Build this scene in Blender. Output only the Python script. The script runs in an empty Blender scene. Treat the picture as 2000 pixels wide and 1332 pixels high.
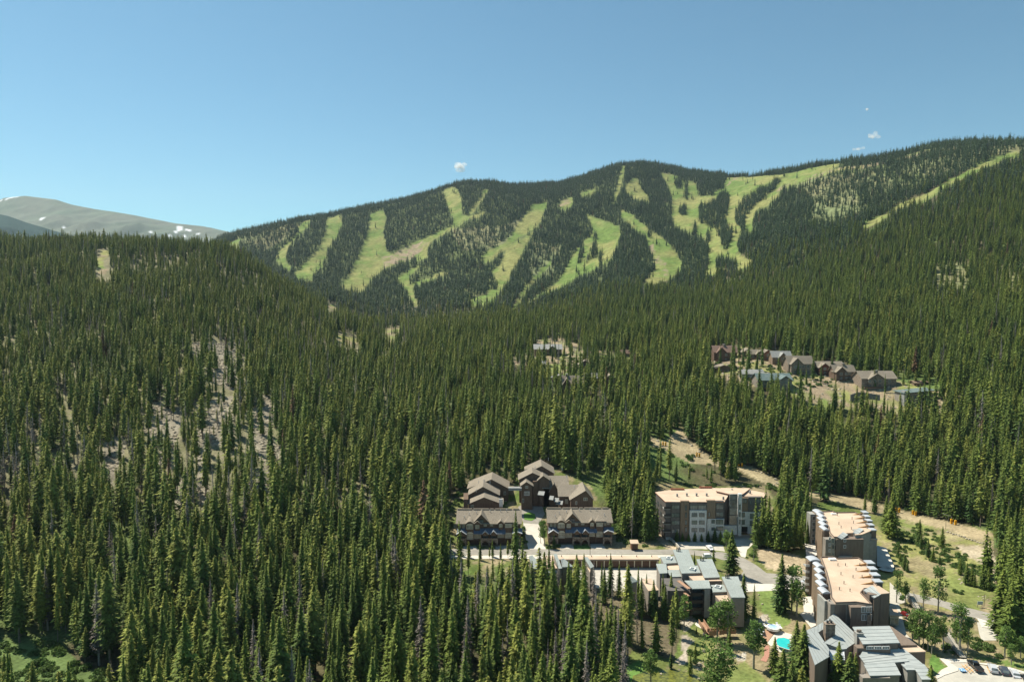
import bpy, bmesh, math, random
import numpy as np
from mathutils import Vector, Matrix, noise as mnoise
from mathutils.geometry import delaunay_2d_cdt
random.seed(7); rng = np.random.default_rng(7)
R = math.radians
sc = bpy.context.scene; COL = sc.collection

# ------------------------------------------------------------------ camera
HC, FPX, PIT = 106.0, 1333.0, math.atan(91/1333)
cam_d = bpy.data.cameras.new('camera'); cam = bpy.data.objects.new('camera', cam_d); COL.objects.link(cam)
cam.location = (0, 0, HC); cam.rotation_euler = (R(90)-PIT, 0, 0)
cam_d.sensor_width = 36; cam_d.lens = 36*FPX/2000; cam_d.clip_start = 1; cam_d.clip_end = 60000
sc.camera = cam

# ------------------------------------------------------------------ light
SUN_EL, SUN_AZ = R(57), math.atan2(-0.80, 0.60)      # azimuth from +Y towards +X
w = bpy.data.worlds.new('World'); sc.world = w; w.use_nodes = True
nt = w.node_tree; bg = nt.nodes['Background']
sky = nt.nodes.new('ShaderNodeTexSky'); sky.sky_type = 'NISHITA'; sky.sun_disc = False
sky.sun_elevation = SUN_EL; sky.sun_rotation = SUN_AZ; sky.altitude = 1800
sky.air_density = 1.0; sky.dust_density = 1.3; sky.ozone_density = 1.0
tint = nt.nodes.new('ShaderNodeMix'); tint.data_type = 'RGBA'; tint.blend_type = 'MULTIPLY'; tint.inputs[0].default_value = 1
tint.inputs[7].default_value = (.66, 1.07, 1.04, 1); nt.links.new(sky.outputs[0], tint.inputs[6])
nt.links.new(tint.outputs[2], bg.inputs[0]); bg.inputs[1].default_value = 0.076
sd = bpy.data.lights.new('sun', 'SUN'); sd.energy = 5.0; sd.angle = R(0.5); sd.color = (1, 0.935, 0.80)
so = bpy.data.objects.new('sun', sd); COL.objects.link(so)
tosun = Vector((math.sin(SUN_AZ)*math.cos(SUN_EL), math.cos(SUN_AZ)*math.cos(SUN_EL), math.sin(SUN_EL)))
so.rotation_euler = tosun.to_track_quat('Z', 'Y').to_euler(); so.location = (0, 0, 500)
vs = sc.view_settings; vs.view_transform = 'Standard'; vs.look = 'None'; vs.exposure = 0.62; vs.gamma = 1.0
vs.use_curve_mapping = False
sc.render.engine = 'CYCLES'
cy = sc.cycles; cy.max_bounces = 5; cy.diffuse_bounces = 3; cy.glossy_bounces = 2; cy.transmission_bounces = 3
cy.volume_bounces = 0; cy.transparent_max_bounces = 32; cy.caustics_reflective = False; cy.caustics_refractive = False

# ------------------------------------------------------------------ materials
MATS = {}
def mat(name, col, col2=None, scale=1.0, rough=0.85, spec=0.2, metal=0.0, bump=0.0, bscale=None, stretch=None, detail=4.0, big=None, coat=0.0):
    """noise-varied surface; col..col2 mixed by noise in object space metres"""
    if name in MATS: return MATS[name]
    m = bpy.data.materials.new(name); m.use_nodes = True; n = m.node_tree.nodes; l = m.node_tree.links
    b = n['Principled BSDF']; b.inputs['Roughness'].default_value = rough
    b.inputs['Specular IOR Level'].default_value = spec; b.inputs['Metallic'].default_value = metal
    b.inputs['Coat Weight'].default_value = coat
    c1 = (*col, 1)
    if col2 is None: b.inputs['Base Color'].default_value = c1
    else:
        g = n.new('ShaderNodeNewGeometry'); mp = n.new('ShaderNodeMapping')
        if stretch: mp.inputs['Scale'].default_value = stretch
        t = n.new('ShaderNodeTexNoise'); t.inputs['Scale'].default_value = scale; t.inputs['Detail'].default_value = detail
        r = n.new('ShaderNodeMapRange'); r.inputs[1].default_value = 0.32; r.inputs[2].default_value = 0.68
        mx = n.new('ShaderNodeMix'); mx.data_type = 'RGBA'; mx.inputs[6].default_value = c1; mx.inputs[7].default_value = (*col2, 1)
        l.new(g.outputs['Position'], mp.inputs[0]); l.new(mp.outputs[0], t.inputs[0]); l.new(t.outputs[0], r.inputs[0])
        l.new(r.outputs[0], mx.inputs[0]); out = mx.outputs[2]
        if big:
            t2 = n.new('ShaderNodeTexNoise'); t2.inputs['Scale'].default_value = big[0]; l.new(g.outputs['Position'], t2.inputs[0])
            r2 = n.new('ShaderNodeMapRange'); r2.inputs[1].default_value = .3; r2.inputs[2].default_value = .7
            r2.inputs[3].default_value = 1-big[1]; r2.inputs[4].default_value = 1+big[1]; l.new(t2.outputs[0], r2.inputs[0])
            sv = n.new('ShaderNodeVectorMath'); sv.operation = 'SCALE'; l.new(out, sv.inputs[0]); l.new(r2.outputs[0], sv.inputs['Scale'])
            out = sv.outputs[0]
        l.new(out, b.inputs['Base Color'])
        if bump:
            t3 = n.new('ShaderNodeTexNoise'); t3.inputs['Scale'].default_value = bscale or scale*2; l.new(mp.outputs[0], t3.inputs[0])
            bp = n.new('ShaderNodeBump'); bp.inputs['Strength'].default_value = 0.6; bp.inputs['Distance'].default_value = bump
            l.new(t3.outputs[0], bp.inputs['Height']); l.new(bp.outputs[0], b.inputs['Normal'])
    MATS[name] = m; return m

def needle_mat(name, c1, c2, tip, trans=0.16):
    m = bpy.data.materials.new(name); m.use_nodes = True; n = m.node_tree.nodes; l = m.node_tree.links
    b = n['Principled BSDF']; b.inputs['Roughness'].default_value = 0.75; b.inputs['Specular IOR Level'].default_value = 0.25
    oi = n.new('ShaderNodeObjectInfo'); tc = n.new('ShaderNodeTexCoord'); sx = n.new('ShaderNodeSeparateXYZ')
    l.new(tc.outputs['Object'], sx.inputs[0])
    mx = n.new('ShaderNodeMix'); mx.data_type = 'RGBA'; mx.inputs[6].default_value = (*c1, 1); mx.inputs[7].default_value = (*c2, 1)
    l.new(oi.outputs['Random'], mx.inputs[0])
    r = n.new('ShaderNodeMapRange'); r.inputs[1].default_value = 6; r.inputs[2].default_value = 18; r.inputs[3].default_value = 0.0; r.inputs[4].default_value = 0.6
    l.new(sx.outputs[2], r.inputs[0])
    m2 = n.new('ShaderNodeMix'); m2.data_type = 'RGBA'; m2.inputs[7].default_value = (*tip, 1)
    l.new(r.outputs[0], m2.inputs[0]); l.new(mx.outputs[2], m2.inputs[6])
    t = n.new('ShaderNodeTexNoise'); t.inputs['Scale'].default_value = 1.3; l.new(tc.outputs['Object'], t.inputs[0])
    rr = n.new('ShaderNodeMapRange'); rr.inputs[1].default_value = .3; rr.inputs[2].default_value = .7; rr.inputs[3].default_value = .45; rr.inputs[4].default_value = 1.6
    l.new(t.outputs[0], rr.inputs[0])
    s = n.new('ShaderNodeVectorMath'); s.operation = 'SCALE'; l.new(m2.outputs[2], s.inputs[0]); l.new(rr.outputs[0], s.inputs['Scale'])
    l.new(s.outputs[0], b.inputs['Base Color'])
    if trans:
        tr = n.new('ShaderNodeBsdfTranslucent'); l.new(s.outputs[0], tr.inputs[0])
        ms = n.new('ShaderNodeMixShader'); ms.inputs[0].default_value = trans
        l.new(b.outputs[0], ms.inputs[1]); l.new(tr.outputs[0], ms.inputs[2]); l.new(ms.outputs[0], n['Material Output'].inputs[0])
    return m
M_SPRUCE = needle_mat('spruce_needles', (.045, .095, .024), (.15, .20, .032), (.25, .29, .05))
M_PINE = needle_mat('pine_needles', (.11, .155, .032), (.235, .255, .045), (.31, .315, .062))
M_DEADN = needle_mat('dead_needles', (.11, .085, .065), (.20, .17, .145), (.22, .20, .175), 0)
M_FIR = needle_mat('fir_needles', (.028, .060, .030), (.058, .098, .038), (.09, .13, .05), .1)
M_REDN = needle_mat('rust_needles', (.13, .075, .04), (.17, .10, .05), (.19, .11, .055), 0)
M_LEAF = needle_mat('aspen_leaves', (.12, .20, .048), (.18, .275, .07), (.19, .29, .075), 0.4)
M_SHRUB = needle_mat('shrub_leaves', (.085, .155, .040), (.15, .22, .06), (.12, .2, .05), 0.3)
M_BARK = mat('bark', (.13, .10, .075), (.20, .17, .14), 3)
M_ABARK = mat('aspen_bark', (.38, .36, .30), (.22, .20, .17), 4)
M_GREY = mat('grey_wood', (.24, .22, .20), (.36, .34, .31), 3)

# ------------------------------------------------------------------ mesh collector
class MB:
    def __init__(s): s.v = []; s.f = []; s.m = []; s.mi = 0
    def face(s, pts):
        i = len(s.v); s.v += [tuple(p) for p in pts]; s.f.append(tuple(range(i, i+len(pts)))); s.m.append(s.mi); return s
    def box(s, x0, x1, y0, y1, z0, z1):
        return s.hexa([(x0,y0,z0),(x1,y0,z0),(x1,y1,z0),(x0,y1,z0)], [(x0,y0,z1),(x1,y0,z1),(x1,y1,z1),(x0,y1,z1)])
    def hexa(s, a, b):
        n = len(a); i = len(s.v); s.v += [tuple(p) for p in a]+[tuple(p) for p in b]
        fs = [tuple(i+k for k in reversed(range(n))), tuple(i+n+k for k in range(n))]
        fs += [(i+k, i+(k+1) % n, i+n+(k+1) % n, i+n+k) for k in range(n)]
        s.f += fs; s.m += [s.mi]*len(fs); return s
    def prism(s, top, z0):                                   # top polygon extruded straight down to z0
        top = ccw(top); return s.hexa([(p[0], p[1], z0) for p in top], top)
    def slab(s, top, t):                                     # top polygon with thickness t downwards
        top = ccw(top); return s.hexa([(p[0], p[1], p[2]-t) for p in top], top)
    def obox(s, o, ux, uy, lx, ly, z0, z1):                  # oriented box, origin o corner
        o = Vector(o); a = [o, o+ux*lx, o+ux*lx+uy*ly, o+uy*ly]
        return s.hexa([(p.x,p.y,z0) for p in a], [(p.x,p.y,z1) for p in a])
    def tube(s, a, b, r0, r1, n=6):
        a = Vector(a); b = Vector(b); d = (b-a).normalized(); u = d.orthogonal().normalized(); w_ = d.cross(u)
        A = [a+(u*math.cos(2*math.pi*k/n)+w_*math.sin(2*math.pi*k/n))*r0 for k in range(n)]
        B = [b+(u*math.cos(2*math.pi*k/n)+w_*math.sin(2*math.pi*k/n))*r1 for k in range(n)]
        return s.hexa(A, B)
    def mesh(s, name, mats):
        me = bpy.data.meshes.new(name); me.from_pydata(s.v, [], s.f)
        for m_ in (mats if isinstance(mats, (list, tuple)) else [mats]): me.materials.append(m_)
        if any(s.m): me.polygons.foreach_set('material_index', s.m)
        me.update(); return me
    def build(s, name, mats, parent=None, **kw):
        o = bpy.data.objects.new(name, s.mesh(name, mats)); COL.objects.link(o)
        if parent: o.parent = parent
        return tag(o, **kw)
def ccw(p):
    a = sum(p[k][0]*p[(k+1) % len(p)][1]-p[(k+1) % len(p)][0]*p[k][1] for k in range(len(p)))
    return list(p) if a > 0 else list(reversed(p))
def tag(o, label=None, cat=None, group=None, kind=None):
    if label: o['label'] = label
    if cat: o['category'] = cat
    if group: o['group'] = group
    if kind: o['kind'] = kind
    return o
def thing(name, label, cat, loc, rz=0, group=None):
    o = bpy.data.objects.new(name, None); COL.objects.link(o); o.location = loc; o.rotation_euler = (0, 0, rz)
    o.empty_display_size = .5
    return tag(o, label, cat, group)

# ------------------------------------------------------------------ photo geometry: pixel (2000 px wide) <-> place
cp, sp = math.cos(PIT), math.sin(PIT)
def ray(px, py):                                             # (X per metre of Y, Z per metre of Y)
    v = (666-py)/FPX; dy = cp+v*sp
    return ((px-1000)/FPX)/dy, (-sp+v*cp)/dy
def P(px, py, Y): a, b = ray(px, py); return Vector((a*Y, Y, HC+b*Y))
def G(px, py, z=0.0):                                        # where the pixel meets height z
    a, b = ray(px, py); Y = (z-HC)/b; return Vector((a*Y, Y, z))
def proj(x, y, z):
    d = y*cp-(z-HC)*sp; v = y*sp+(z-HC)*cp
    return 1000+FPX*x/d, 666-FPX*v/d

# ------------------------------------------------------------------ terrain
C = {
-400: [(90,0),(200,4),(250,14),(300,24),(350,36),(400,50),(500,76),(600,100),(700,122),(850,160),(1000,195),(1100,204),(1300,180),(1700,150),(2500,120),(3700,100)],
0:   [(90,-2),(200,0),(250,8),(300,16),(350,27),(400,40),(500,64),(600,87),(700,108),(850,146),(1000,182),(1100,192),(1300,170),(1700,140),(2500,100),(3700,90)],
200: [(90,-2),(210,0),(250,5),(300,14),(350,26),(400,40),(500,64),(600,87),(700,108),(850,146),(1000,184),(1090,194),(1300,170),(1700,140),(2500,110),(3700,100)],
400: [(90,-2),(230,0),(260,5),(300,13),(350,25),(400,38),(500,62),(600,83),(720,100),(810,122),(930,158),(1000,172),(1120,166),(1400,150),(1900,170),(2300,190),(3700,120)],
500: [(90,-2),(240,0),(280,10),(335,22),(370,29),(415,36),(470,44.5),(545,55),(640,70),(770,91),(860,118),(940,138),(1100,130),(1350,120),(1750,178),(2000,248),(2200,312),(2500,290),(3700,150)],
600: [(90,-2),(250,0),(290,8),(350,18),(385,26),(430,33),(490,42),(570,52),(680,66),(830,86),(900,92),(1100,80),(1350,85),(1600,124),(1900,213),(2150,308),(2300,345),(2600,320),(3700,200)],
700: [(90,-2),(260,0),(300,4),(360,14),(400,22),(460,28),(530,36),(650,45),(760,51),(820,53),(1100,58),(1350,81),(1550,123),(1850,210),(2100,303),(2350,390),(2700,360),(3700,250)],
800: [(90,-2),(270,0),(310,4),(400,20),(460,27),(540,35),(640,45),(850,53),(1100,54),(1350,81),(1600,124),(1900,213),(2150,308),(2450,450),(2800,420),(3700,300)],
900: [(90,-2),(285,0),(330,8),(400,20),(460,27),(540,35),(640,46),(850,58),(1050,63),(1350,81),(1550,123),(1800,207),(2000,293),(2200,395),(2450,490),(2850,460),(3700,300)],
1000:[(90,-2),(295,0),(330,9),(400,22),(450,29),(530,36),(620,47),(800,60),(1050,66),(1250,82),(1500,122),(1750,205),(1950,288),(2180,392),(2450,490),(2850,470),(3700,300)],
1100:[(90,-2),(300,0),(330,9),(400,22),(450,29),(530,36),(620,48),(800,61),(1000,72),(1200,84),(1450,122),(1700,202),(1900,284),(2150,388),(2450,500),(2850,470),(3700,300)],
1200:[(90,-2),(310,0),(340,8),(400,19),(460,28),(540,38),(620,48),(800,61),(1050,85),(1300,120),(1600,197),(1850,280),(2050,375),(2400,560),(2800,520),(3700,300)],
1300:[(90,-2),(318,0),(345,6),(400,17),(460,28),(540,39),(620,48),(800,61),(1050,86),(1300,121),(1600,196),(1850,279),(2050,375),(2400,555),(2800,520),(3700,300)],
1400:[(90,-2),(322,0),(350,5),(400,14),(450,28),(500,40),(570,52),(700,64),(900,84),(1100,116),(1350,172),(1600,240),(1850,320),(2300,515),(2750,490),(3700,300)],
1500:[(90,-2),(318,0),(350,6),(385,12),(420,20),(450,30),(500,44),(560,53.5),(680,68),(850,90),(1050,126),(1250,176),(1450,242),(1700,329),(2100,470),(2600,460),(3700,300)],
1600:[(90,-2),(312,0),(350,2),(400,10),(440,26),(500,44),(560,54),(660,69),(790,91),(950,124),(1120,168),(1290,226),(1500,305),(1600,345),(1950,470),(2500,470),(3700,300)],
1700:[(90,-2),(315,0),(350,1),(400,8),(460,28),(500,44),(560,54),(640,70),(740,92),(850,122),(980,161),(1130,212),(1230,249),(1500,359),(1780,460),(2300,480),(3700,300)],
1800:[(90,-2),(322,0),(360,5),(400,14),(440,30),(510,50),(600,72),(710,94),(850,138),(960,175),(1100,228),(1230,285),(1380,350),(1640,460),(2200,480),(3700,300)],
1900:[(90,-2),(225,0),(300,3),(330,5),(380,20),(420,35),(520,57),(680,93),(850,154),(950,195),(1080,248),(1230,314),(1330,360),(1500,435),(2100,470),(3700,300)],
2000:[(90,-2),(225,1),(300,6),(340,16),(400,34),(500,62),(620,93),(780,148),(900,196),(1030,250),(1160,310),(1280,370),(1400,425),(2000,460),(3700,300)],
2400:[(90,2),(225,10),(300,20),(340,30),(400,50),(500,78),(620,110),(780,170),(900,220),(1030,280),(1160,335),(1350,425),(2000,460),(3700,300)],
}
NR, NS = 640, 620
LY = np.linspace(math.log(95), math.log(3650), NR); YG = np.exp(LY)
S0, S1 = -0.98, 0.98; SG = np.linspace(S0, S1, NS)
colpx = sorted(C); cs = np.array([(p-1000)/FPX for p in colpx])
tab = np.array([np.interp(YG, *np.array(C[p]).T) for p in colpx])            # (cols, NR)
Z = np.array([np.interp(SG, cs, tab[:, j]) for j in range(NR)]).T            # (NS, NR)
def gauss(a, sig, ax):
    n_ = int(3*sig); k = np.exp(-np.arange(-n_, n_+1)**2/(2*sig*sig)); k /= k.sum()
    pad = [(0, 0), (0, 0)]; pad[ax] = (n_, n_); b = np.pad(a, pad, 'edge')
    return np.apply_along_axis(lambda r: np.convolve(r, k, 'valid'), ax, b)
Zs = gauss(gauss(Z, 9, 0), 9, 1)
far = np.clip((YG-330)/60, 0, 1)[None, :]; Z = gauss(gauss(Z, 3, 0), 2, 1)*(1-far)+Zs*far
# ravines and spurs: ridged noise running down the far slopes
def vnoise(x, y, seed):
    r_ = np.random.default_rng(seed); T = r_.random((256, 256))
    xi = np.floor(x).astype(int); yi = np.floor(y).astype(int); fx = x-xi; fy = y-yi
    fx = fx*fx*(3-2*fx); fy = fy*fy*(3-2*fy); q = lambda a, b: T[a % 256, b % 256]
    return (q(xi, yi)*(1-fx)+q(xi+1, yi)*fx)*(1-fy)+(q(xi, yi+1)*(1-fx)+q(xi+1, yi+1)*fx)*fy
def fbm(x, y, seed, o=4): return sum(vnoise(x*2**k, y*2**k, seed+k)*.5**k for k in range(o))/sum(.5**k for k in range(o))
XX = SG[:, None]*YG[None, :]; YY = np.broadcast_to(YG, XX.shape)
amp = np.clip((YY-340)/900, 0, 1)
Z = Z+(fbm(XX/170, YY/260, 3)-.5)*42*amp+(fbm(XX/45, YY/60, 9)-.5)*9*np.clip((YY-320)/300, 0, 1)
flat = (YY < 330) & (XX > -60)
# skyline correction so that the far ridge stands where it does in the photograph
skyp = [(-400,502),(0,500),(130,484),(300,475),(400,474),(430,468),(450,463),(500,451),(550,441),(600,429),(650,423),(700,411),(750,401),(800,391),(850,376),(900,360),(950,359),(1000,364),(1050,365),(1100,360),(1150,345),(1200,326),(1250,321),(1300,328),(1350,340),(1420,346),(1450,347),(1500,341),(1550,334),(1600,323),(1650,317),(1700,312),(1750,305),(1800,291),(1850,284),(1900,283),(2000,280),(2400,270)]
sp_x = np.array([(p-1000)/FPX for p, _ in skyp]); sp_t = np.array([ray(p, q)[1] for p, q in skyp])
want = np.interp(SG, sp_x, sp_t)
tanz = (Z-HC)/YY; sel = YG > 800
have = tanz[:, sel].max(1); corr = gauss((want-have)[:, None], 4, 0)[:, 0]
Z = Z+corr[:, None]*YY*np.clip((YY-750)/500, 0, 1)**1.3
def H(x, y):
    x = np.asarray(x, float); y = np.maximum(np.asarray(y, float), 96)
    s_ = np.clip((x/y-S0)/(S1-S0)*(NS-1), 0, NS-1.001); t_ = np.clip((np.log(y)-LY[0])/(LY[-1]-LY[0])*(NR-1), 0, NR-1.001)
    i = s_.astype(int); j = t_.astype(int); a = s_-i; b = t_-j
    return (Z[i, j]*(1-a)+Z[i+1, j]*a)*(1-b)+(Z[i, j+1]*(1-a)+Z[i+1, j+1]*a)*b
YM = np.exp(np.linspace(math.log(96), math.log(3600), 3000))
def hit(px, py):                                             # ray onto the terrain -> (x, y, z)
    a, b = ray(px, py); g = H(a*YM, YM); zr = HC+b*YM; k = np.argmax(g >= zr)
    if g[k] < zr[k]: k = int(np.argmax((g-HC)/YM*(YM > 700)))
    return Vector((a*YM[k], YM[k], g[k]))
def dens(poly, step=14):
    out = []
    for (x0, y0), (x1, y1) in zip(poly, poly[1:]+poly[:1]):
        n_ = max(1, int(math.hypot(x1-x0, y1-y0)/step)); out += [(x0+(x1-x0)*k/n_, y0+(y1-y0)*k/n_) for k in range(n_)]
    return out
def region(poly):                                            # photo outline -> outline on the ground, as (X/Y, lnY)
    h = [hit(*p) for p in dens(poly)]; return np.array([(q.x/q.y, math.log(q.y)) for q in h])
def inside(reg, s_, t_):
    r_ = np.zeros(s_.shape, bool); n_ = len(reg); j = n_-1
    x0, y0 = reg.min(0); x1, y1 = reg.max(0); bb = (s_ >= x0) & (s_ <= x1) & (t_ >= y0) & (t_ <= y1)
    S_ = s_[bb]; T_ = t_[bb]; q = np.zeros(S_.shape, bool)
    for i in range(n_):
        xi, yi = reg[i]; xj, yj = reg[j]
        if yi != yj: q ^= ((yi > T_) != (yj > T_)) & (S_ < (xj-xi)*(T_-yi)/(yj-yi)+xi)
        j = i
    r_[bb] = q; return r_
def tr(pts, sc_, ox, oy): return [(x/sc_+ox, y/sc_+oy) for x, y in pts]
A = lambda *p: tr(p, 2.5, 400, 280)
B = lambda *p: tr(p, 2.0, 1000, 240)
def band(pts, wd):                                           # polyline -> polygon of vertical half width wd
    return [(x, y-wd) for x, y in pts]+[(x, y+wd) for x, y in reversed(pts)]
MEADOW = [
 A((90,505),(190,455),(160,500),(150,530),(100,520)),
 A((345,575),(350,545),(400,490),(455,440),(465,400),(515,375),(520,395),(480,430),(455,455),(405,515),(395,580),(425,625),(415,632)),
 A((600,370),(660,350),(675,365),(655,440),(610,500),(595,540),(575,600),(530,640),(525,695),(470,685),(430,640),(500,580),(560,510),(590,440),(588,400)),
 A((815,345),(875,330),(885,390),(865,440),(885,490),(885,530),(905,540),(960,530),(1010,490),(1090,455),(1150,430),(1210,400),(1215,370),(1175,290),(1165,230),(1210,215),(1240,240),(1260,310),(1255,350),(1290,355),(1380,330),(1330,365),(1270,385),(1200,425),(1110,480),(1085,520),(1090,560),(1040,580),(1030,550),(980,570),(930,580),(870,620),(830,650),(800,680),(770,735),(700,725),(655,700),(700,660),(715,620),(745,560),(780,480),(800,420),(805,370)),
 A((1370,225),(1330,290),(1290,345),(1305,345),(1345,295),(1385,230)),
 A((940,655),(980,630),(1040,595),(1060,600),(1000,650),(1000,690),(1190,620),(1185,640),(1010,705),(1040,790),(1020,800),(990,720),(970,700),(945,680)),
 A((1590,305),(1675,285),(1660,330),(1630,400),(1590,430),(1540,460),(1500,490),(1440,540),(1400,580),(1370,590),(1350,560),(1380,530),(1430,510),(1490,460),(1550,410),(1580,370),(1585,330)),
 A((1370,600),(1400,620),(1440,600),(1450,560),(1480,500),(1560,460),(1610,430),(1560,520),(1540,560),(1500,620),(1480,680),(1440,730),(1400,800),(1300,805),(1290,760),(1380,740),(1390,690),(1420,720),(1430,700),(1410,640),(1375,610)),
 A((1740,280),(1800,262),(1795,310),(1760,330),(1715,315)), A((1825,250),(1905,218),(1895,255),(1840,262)),
 A((1480,850),(1560,700),(1620,640),(1700,560),(1690,590),(1580,720),(1500,840)),
 B((285,355),(340,378),(400,400),(425,415),(420,460),(385,540),(350,555),(290,590),(260,600),(180,655),(100,690),(40,715),(100,670),(180,620),(205,580),(250,500),(290,450),(320,430),(310,390)),
 B((425,338),(480,370),(540,420),(600,460),(650,520),(668,570),(620,610),(560,640),(500,660),(520,620),(560,570),(545,510),(530,480),(520,440),(470,410),(430,370)),
 B((440,240),(490,212),(500,250),(530,290),(535,310),(480,300),(440,262)), B((430,170),(445,165),(425,260),(405,300),(400,290)),
 B((840,208),(900,200),(1000,208),(1100,195),(1200,172),(1300,148),(1240,190),(1150,225),(1050,245),(1040,290),(1000,325),(950,350),(940,400),(945,425),(900,440),(880,470),(880,510),(940,540),(935,560),(800,595),(750,605),(770,540),(765,480),(740,440),(700,430),(640,405),(622,370),(625,300),(600,230),(580,195),(630,205),(720,240),(722,290),(780,285),(830,250)),
 B(*band([(1120,200),(1260,158),(1350,138),(1480,118),(1560,100)], 7)),
 B(*band([(1985,125),(1940,132),(1860,162),(1780,200),(1700,240),(1620,290),(1520,325),(1440,375),(1370,412)], 11)),
 B((0,430),(60,350),(140,310),(130,340),(60,400),(0,450)),
]
ISLAND = [
 B((725,320),(780,310),(830,260),(850,280),(845,330),(838,390),(860,420),(860,460),(840,500),(825,490),(800,420),(730,390)),
 B((868,350),(900,290),(960,260),(1030,220),(1065,210),(1000,290),(965,310),(910,370),(880,405),(868,380)),
 B((650,335),(680,315),(682,362),(655,364)), B((702,392),(722,388),(722,432),(705,430)), B((755,422),(777,420),(777,462),(755,478)),
 B((798,515),(820,522),(870,530),(880,572),(800,588)), B((887,385),(912,385),(915,442),(892,440)),
 B((630,220),(665,215),(662,262),(640,258)), B((672,230),(688,230),(686,305),(672,300)),
 B((530,425),(548,425),(548,450),(530,450)), B((338,500),(352,500),(352,548),(340,548)),
 B((270,475),(285,475),(270,550),(252,555)), B((318,430),(332,425),(335,520),(290,550),(285,535),(305,500)),
]
DIRT = [
 B(*band([(1635,100),(1590,120),(1500,150),(1400,168),(1280,182),(1200,205),(1100,240),(1035,262)], 6)),
 B((840,250),(870,215),(890,208),(850,245)), A((860,560),(930,530),(1060,480),(1100,490),(1000,570),(880,610)),
 B((545,470),(570,520),(600,550),(615,600),(600,600),(560,540),(535,490)),
 A((1740,280),(1790,270),(1780,310),(1730,310)),
 [(197,490),(213,488),(213,500),(200,508),(209,534),(194,538),(187,520),(190,510)],
 [(640,596),(655,592),(655,605),(643,610)], [(660,655),(692,648),(700,672),(662,672)], [(748,642),(782,640),(784,674),(748,676)],
 [(1375,690),(1430,672),(1500,690),(1590,715),(1680,735),(1760,745),(1850,770),(1840,810),(1760,812),(1700,800),(1600,800),(1540,770),(1450,750),(1380,735)],
 [(1045,665),(1090,655),(1120,670),(1200,690),(1240,700),(1240,712),(1130,712),(1090,735),(1140,775),(1100,775),(1080,740),(1050,712),(995,715),(1000,700),(1045,690)],
]
TRAIL = [
 tr([(430,365),(500,390),(560,420),(640,430),(690,360),(760,300),(820,330),(850,400),(950,480),(1050,550),(1150,630),(1300,690),(1500,680),(1620,740),(1760,820),(1870,870),(1880,940),(1700,880),(1500,790),(1400,740),(1200,690),(1100,660),(900,660),(700,560),(560,500),(440,440)], 5.263, 1180, 780),
 [(1535,955),(1600,962),(1680,975),(1760,998),(1850,1018),(1932,1040),(1930,1062),(1850,1036),(1770,1015),(1700,1002),(1660,985),(1600,975),(1540,965)],
]
SPARSE = [ # (outline, share of trees kept, floor colour index)
 (A((1190,420),(1480,400),(1500,470),(1380,520),(1260,520)), .55), (A((1600,480),(1740,500),(1720,640),(1600,650),(1570,560)), .6),
 (B((1180,270),(1300,260),(1400,330),(1260,390),(1170,380)), .35), (B((1080,230),(1400,190),(1560,240),(1400,280),(1180,300)), .55),
 (B((1640,560),(1780,540),(1800,620),(1760,680),(1660,680)), .3), (B((1890,560),(2000,540),(2000,700),(1900,700)), .45),
 (A((120,440),(500,385),(420,450),(300,520),(170,480)), .6), (B((590,190),(720,240),(720,290),(630,300)), .45),
 (B((1860,90),(2000,60),(2000,110),(1900,130)), .4), (A((1430,430),(1590,330),(1560,430),(1440,520)), .6),
 (B((1560,100),(1860,70),(1800,160),(1640,210),(1500,190)), .7),
]
T4 = lambda *p: tr(p, 2.857, 0, 600)
TALUS = [
 T4((570,790),(640,705),(710,760),(660,880),(640,1010),(575,960)), T4((850,540),(1010,560),(990,700),(980,900),(880,880),(790,650)),
 T4((1090,560),(1200,510),(1320,490),(1310,640),(1300,760),(1210,760),(1150,850),(1170,1000),(1130,1120),(1095,1000),(1095,700)),
 T4((1430,450),(1560,560),(1500,700),(1600,850),(1580,1000),(1480,900),(1400,740)), T4((960,940),(1015,950),(1010,1140),(980,1130)),
 T4((1080,200),(1340,200),(1380,420),(1290,470),(1150,400),(1080,300)), T4((880,360),(930,360),(920,500),(880,480)),
 T4((1420,900),(1500,880),(1500,1100),(1440,1100)),
]
R_MEADOW = [region(p) for p in MEADOW]; R_ISLAND = [region(p) for p in ISLAND]; R_DIRT = [region(p) for p in DIRT]
R_TRAIL = [region(p) for p in TRAIL]; R_SPARSE = [(region(p), d) for p, d in SPARSE]; R_TALUS = [region(p) for p in TALUS]
# the built-up valley floor: no wild trees of the random forest stand here
VILL = [(868,1120),(876,1075),(872,1000),(900,955),(940,938),(1000,945),(1010,930),(1030,918),(1075,912),(1100,922),(1150,945),(1172,985),(1200,1030),(1215,1058),
 (1262,1058),(1285,1040),(1272,975),(1290,948),(1500,948),(1520,1000),(1500,1035),(1470,1075),(1510,1085),(1580,1070),(1585,1040),(1585,985),(1650,975),(1720,990),(1760,1000),(1945,1040),
 (1940,1075),(1925,1130),(1960,1160),(1975,1220),(2300,1300),(2300,1600),(1250,1600),(1222,1300),(1235,1270),(1318,1290),(1330,1225),(1322,1185),(1285,1166),(1200,1156),(1100,1146),(1000,1136),(940,1125)]
GREEN_R = [(1730,1010),(1800,1020),(1935,1060),(1945,1150),(1900,1210),(1730,1150),(1700,1060)]
SCREE = [(1890,1060),(1960,1065),(1960,1150),(1930,1140),(1860,1080)]
MEAD_L = [(-300,1262),(60,1245),(130,1262),(150,1300),(240,1320),(260,1420),(-300,1420)]
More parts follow.
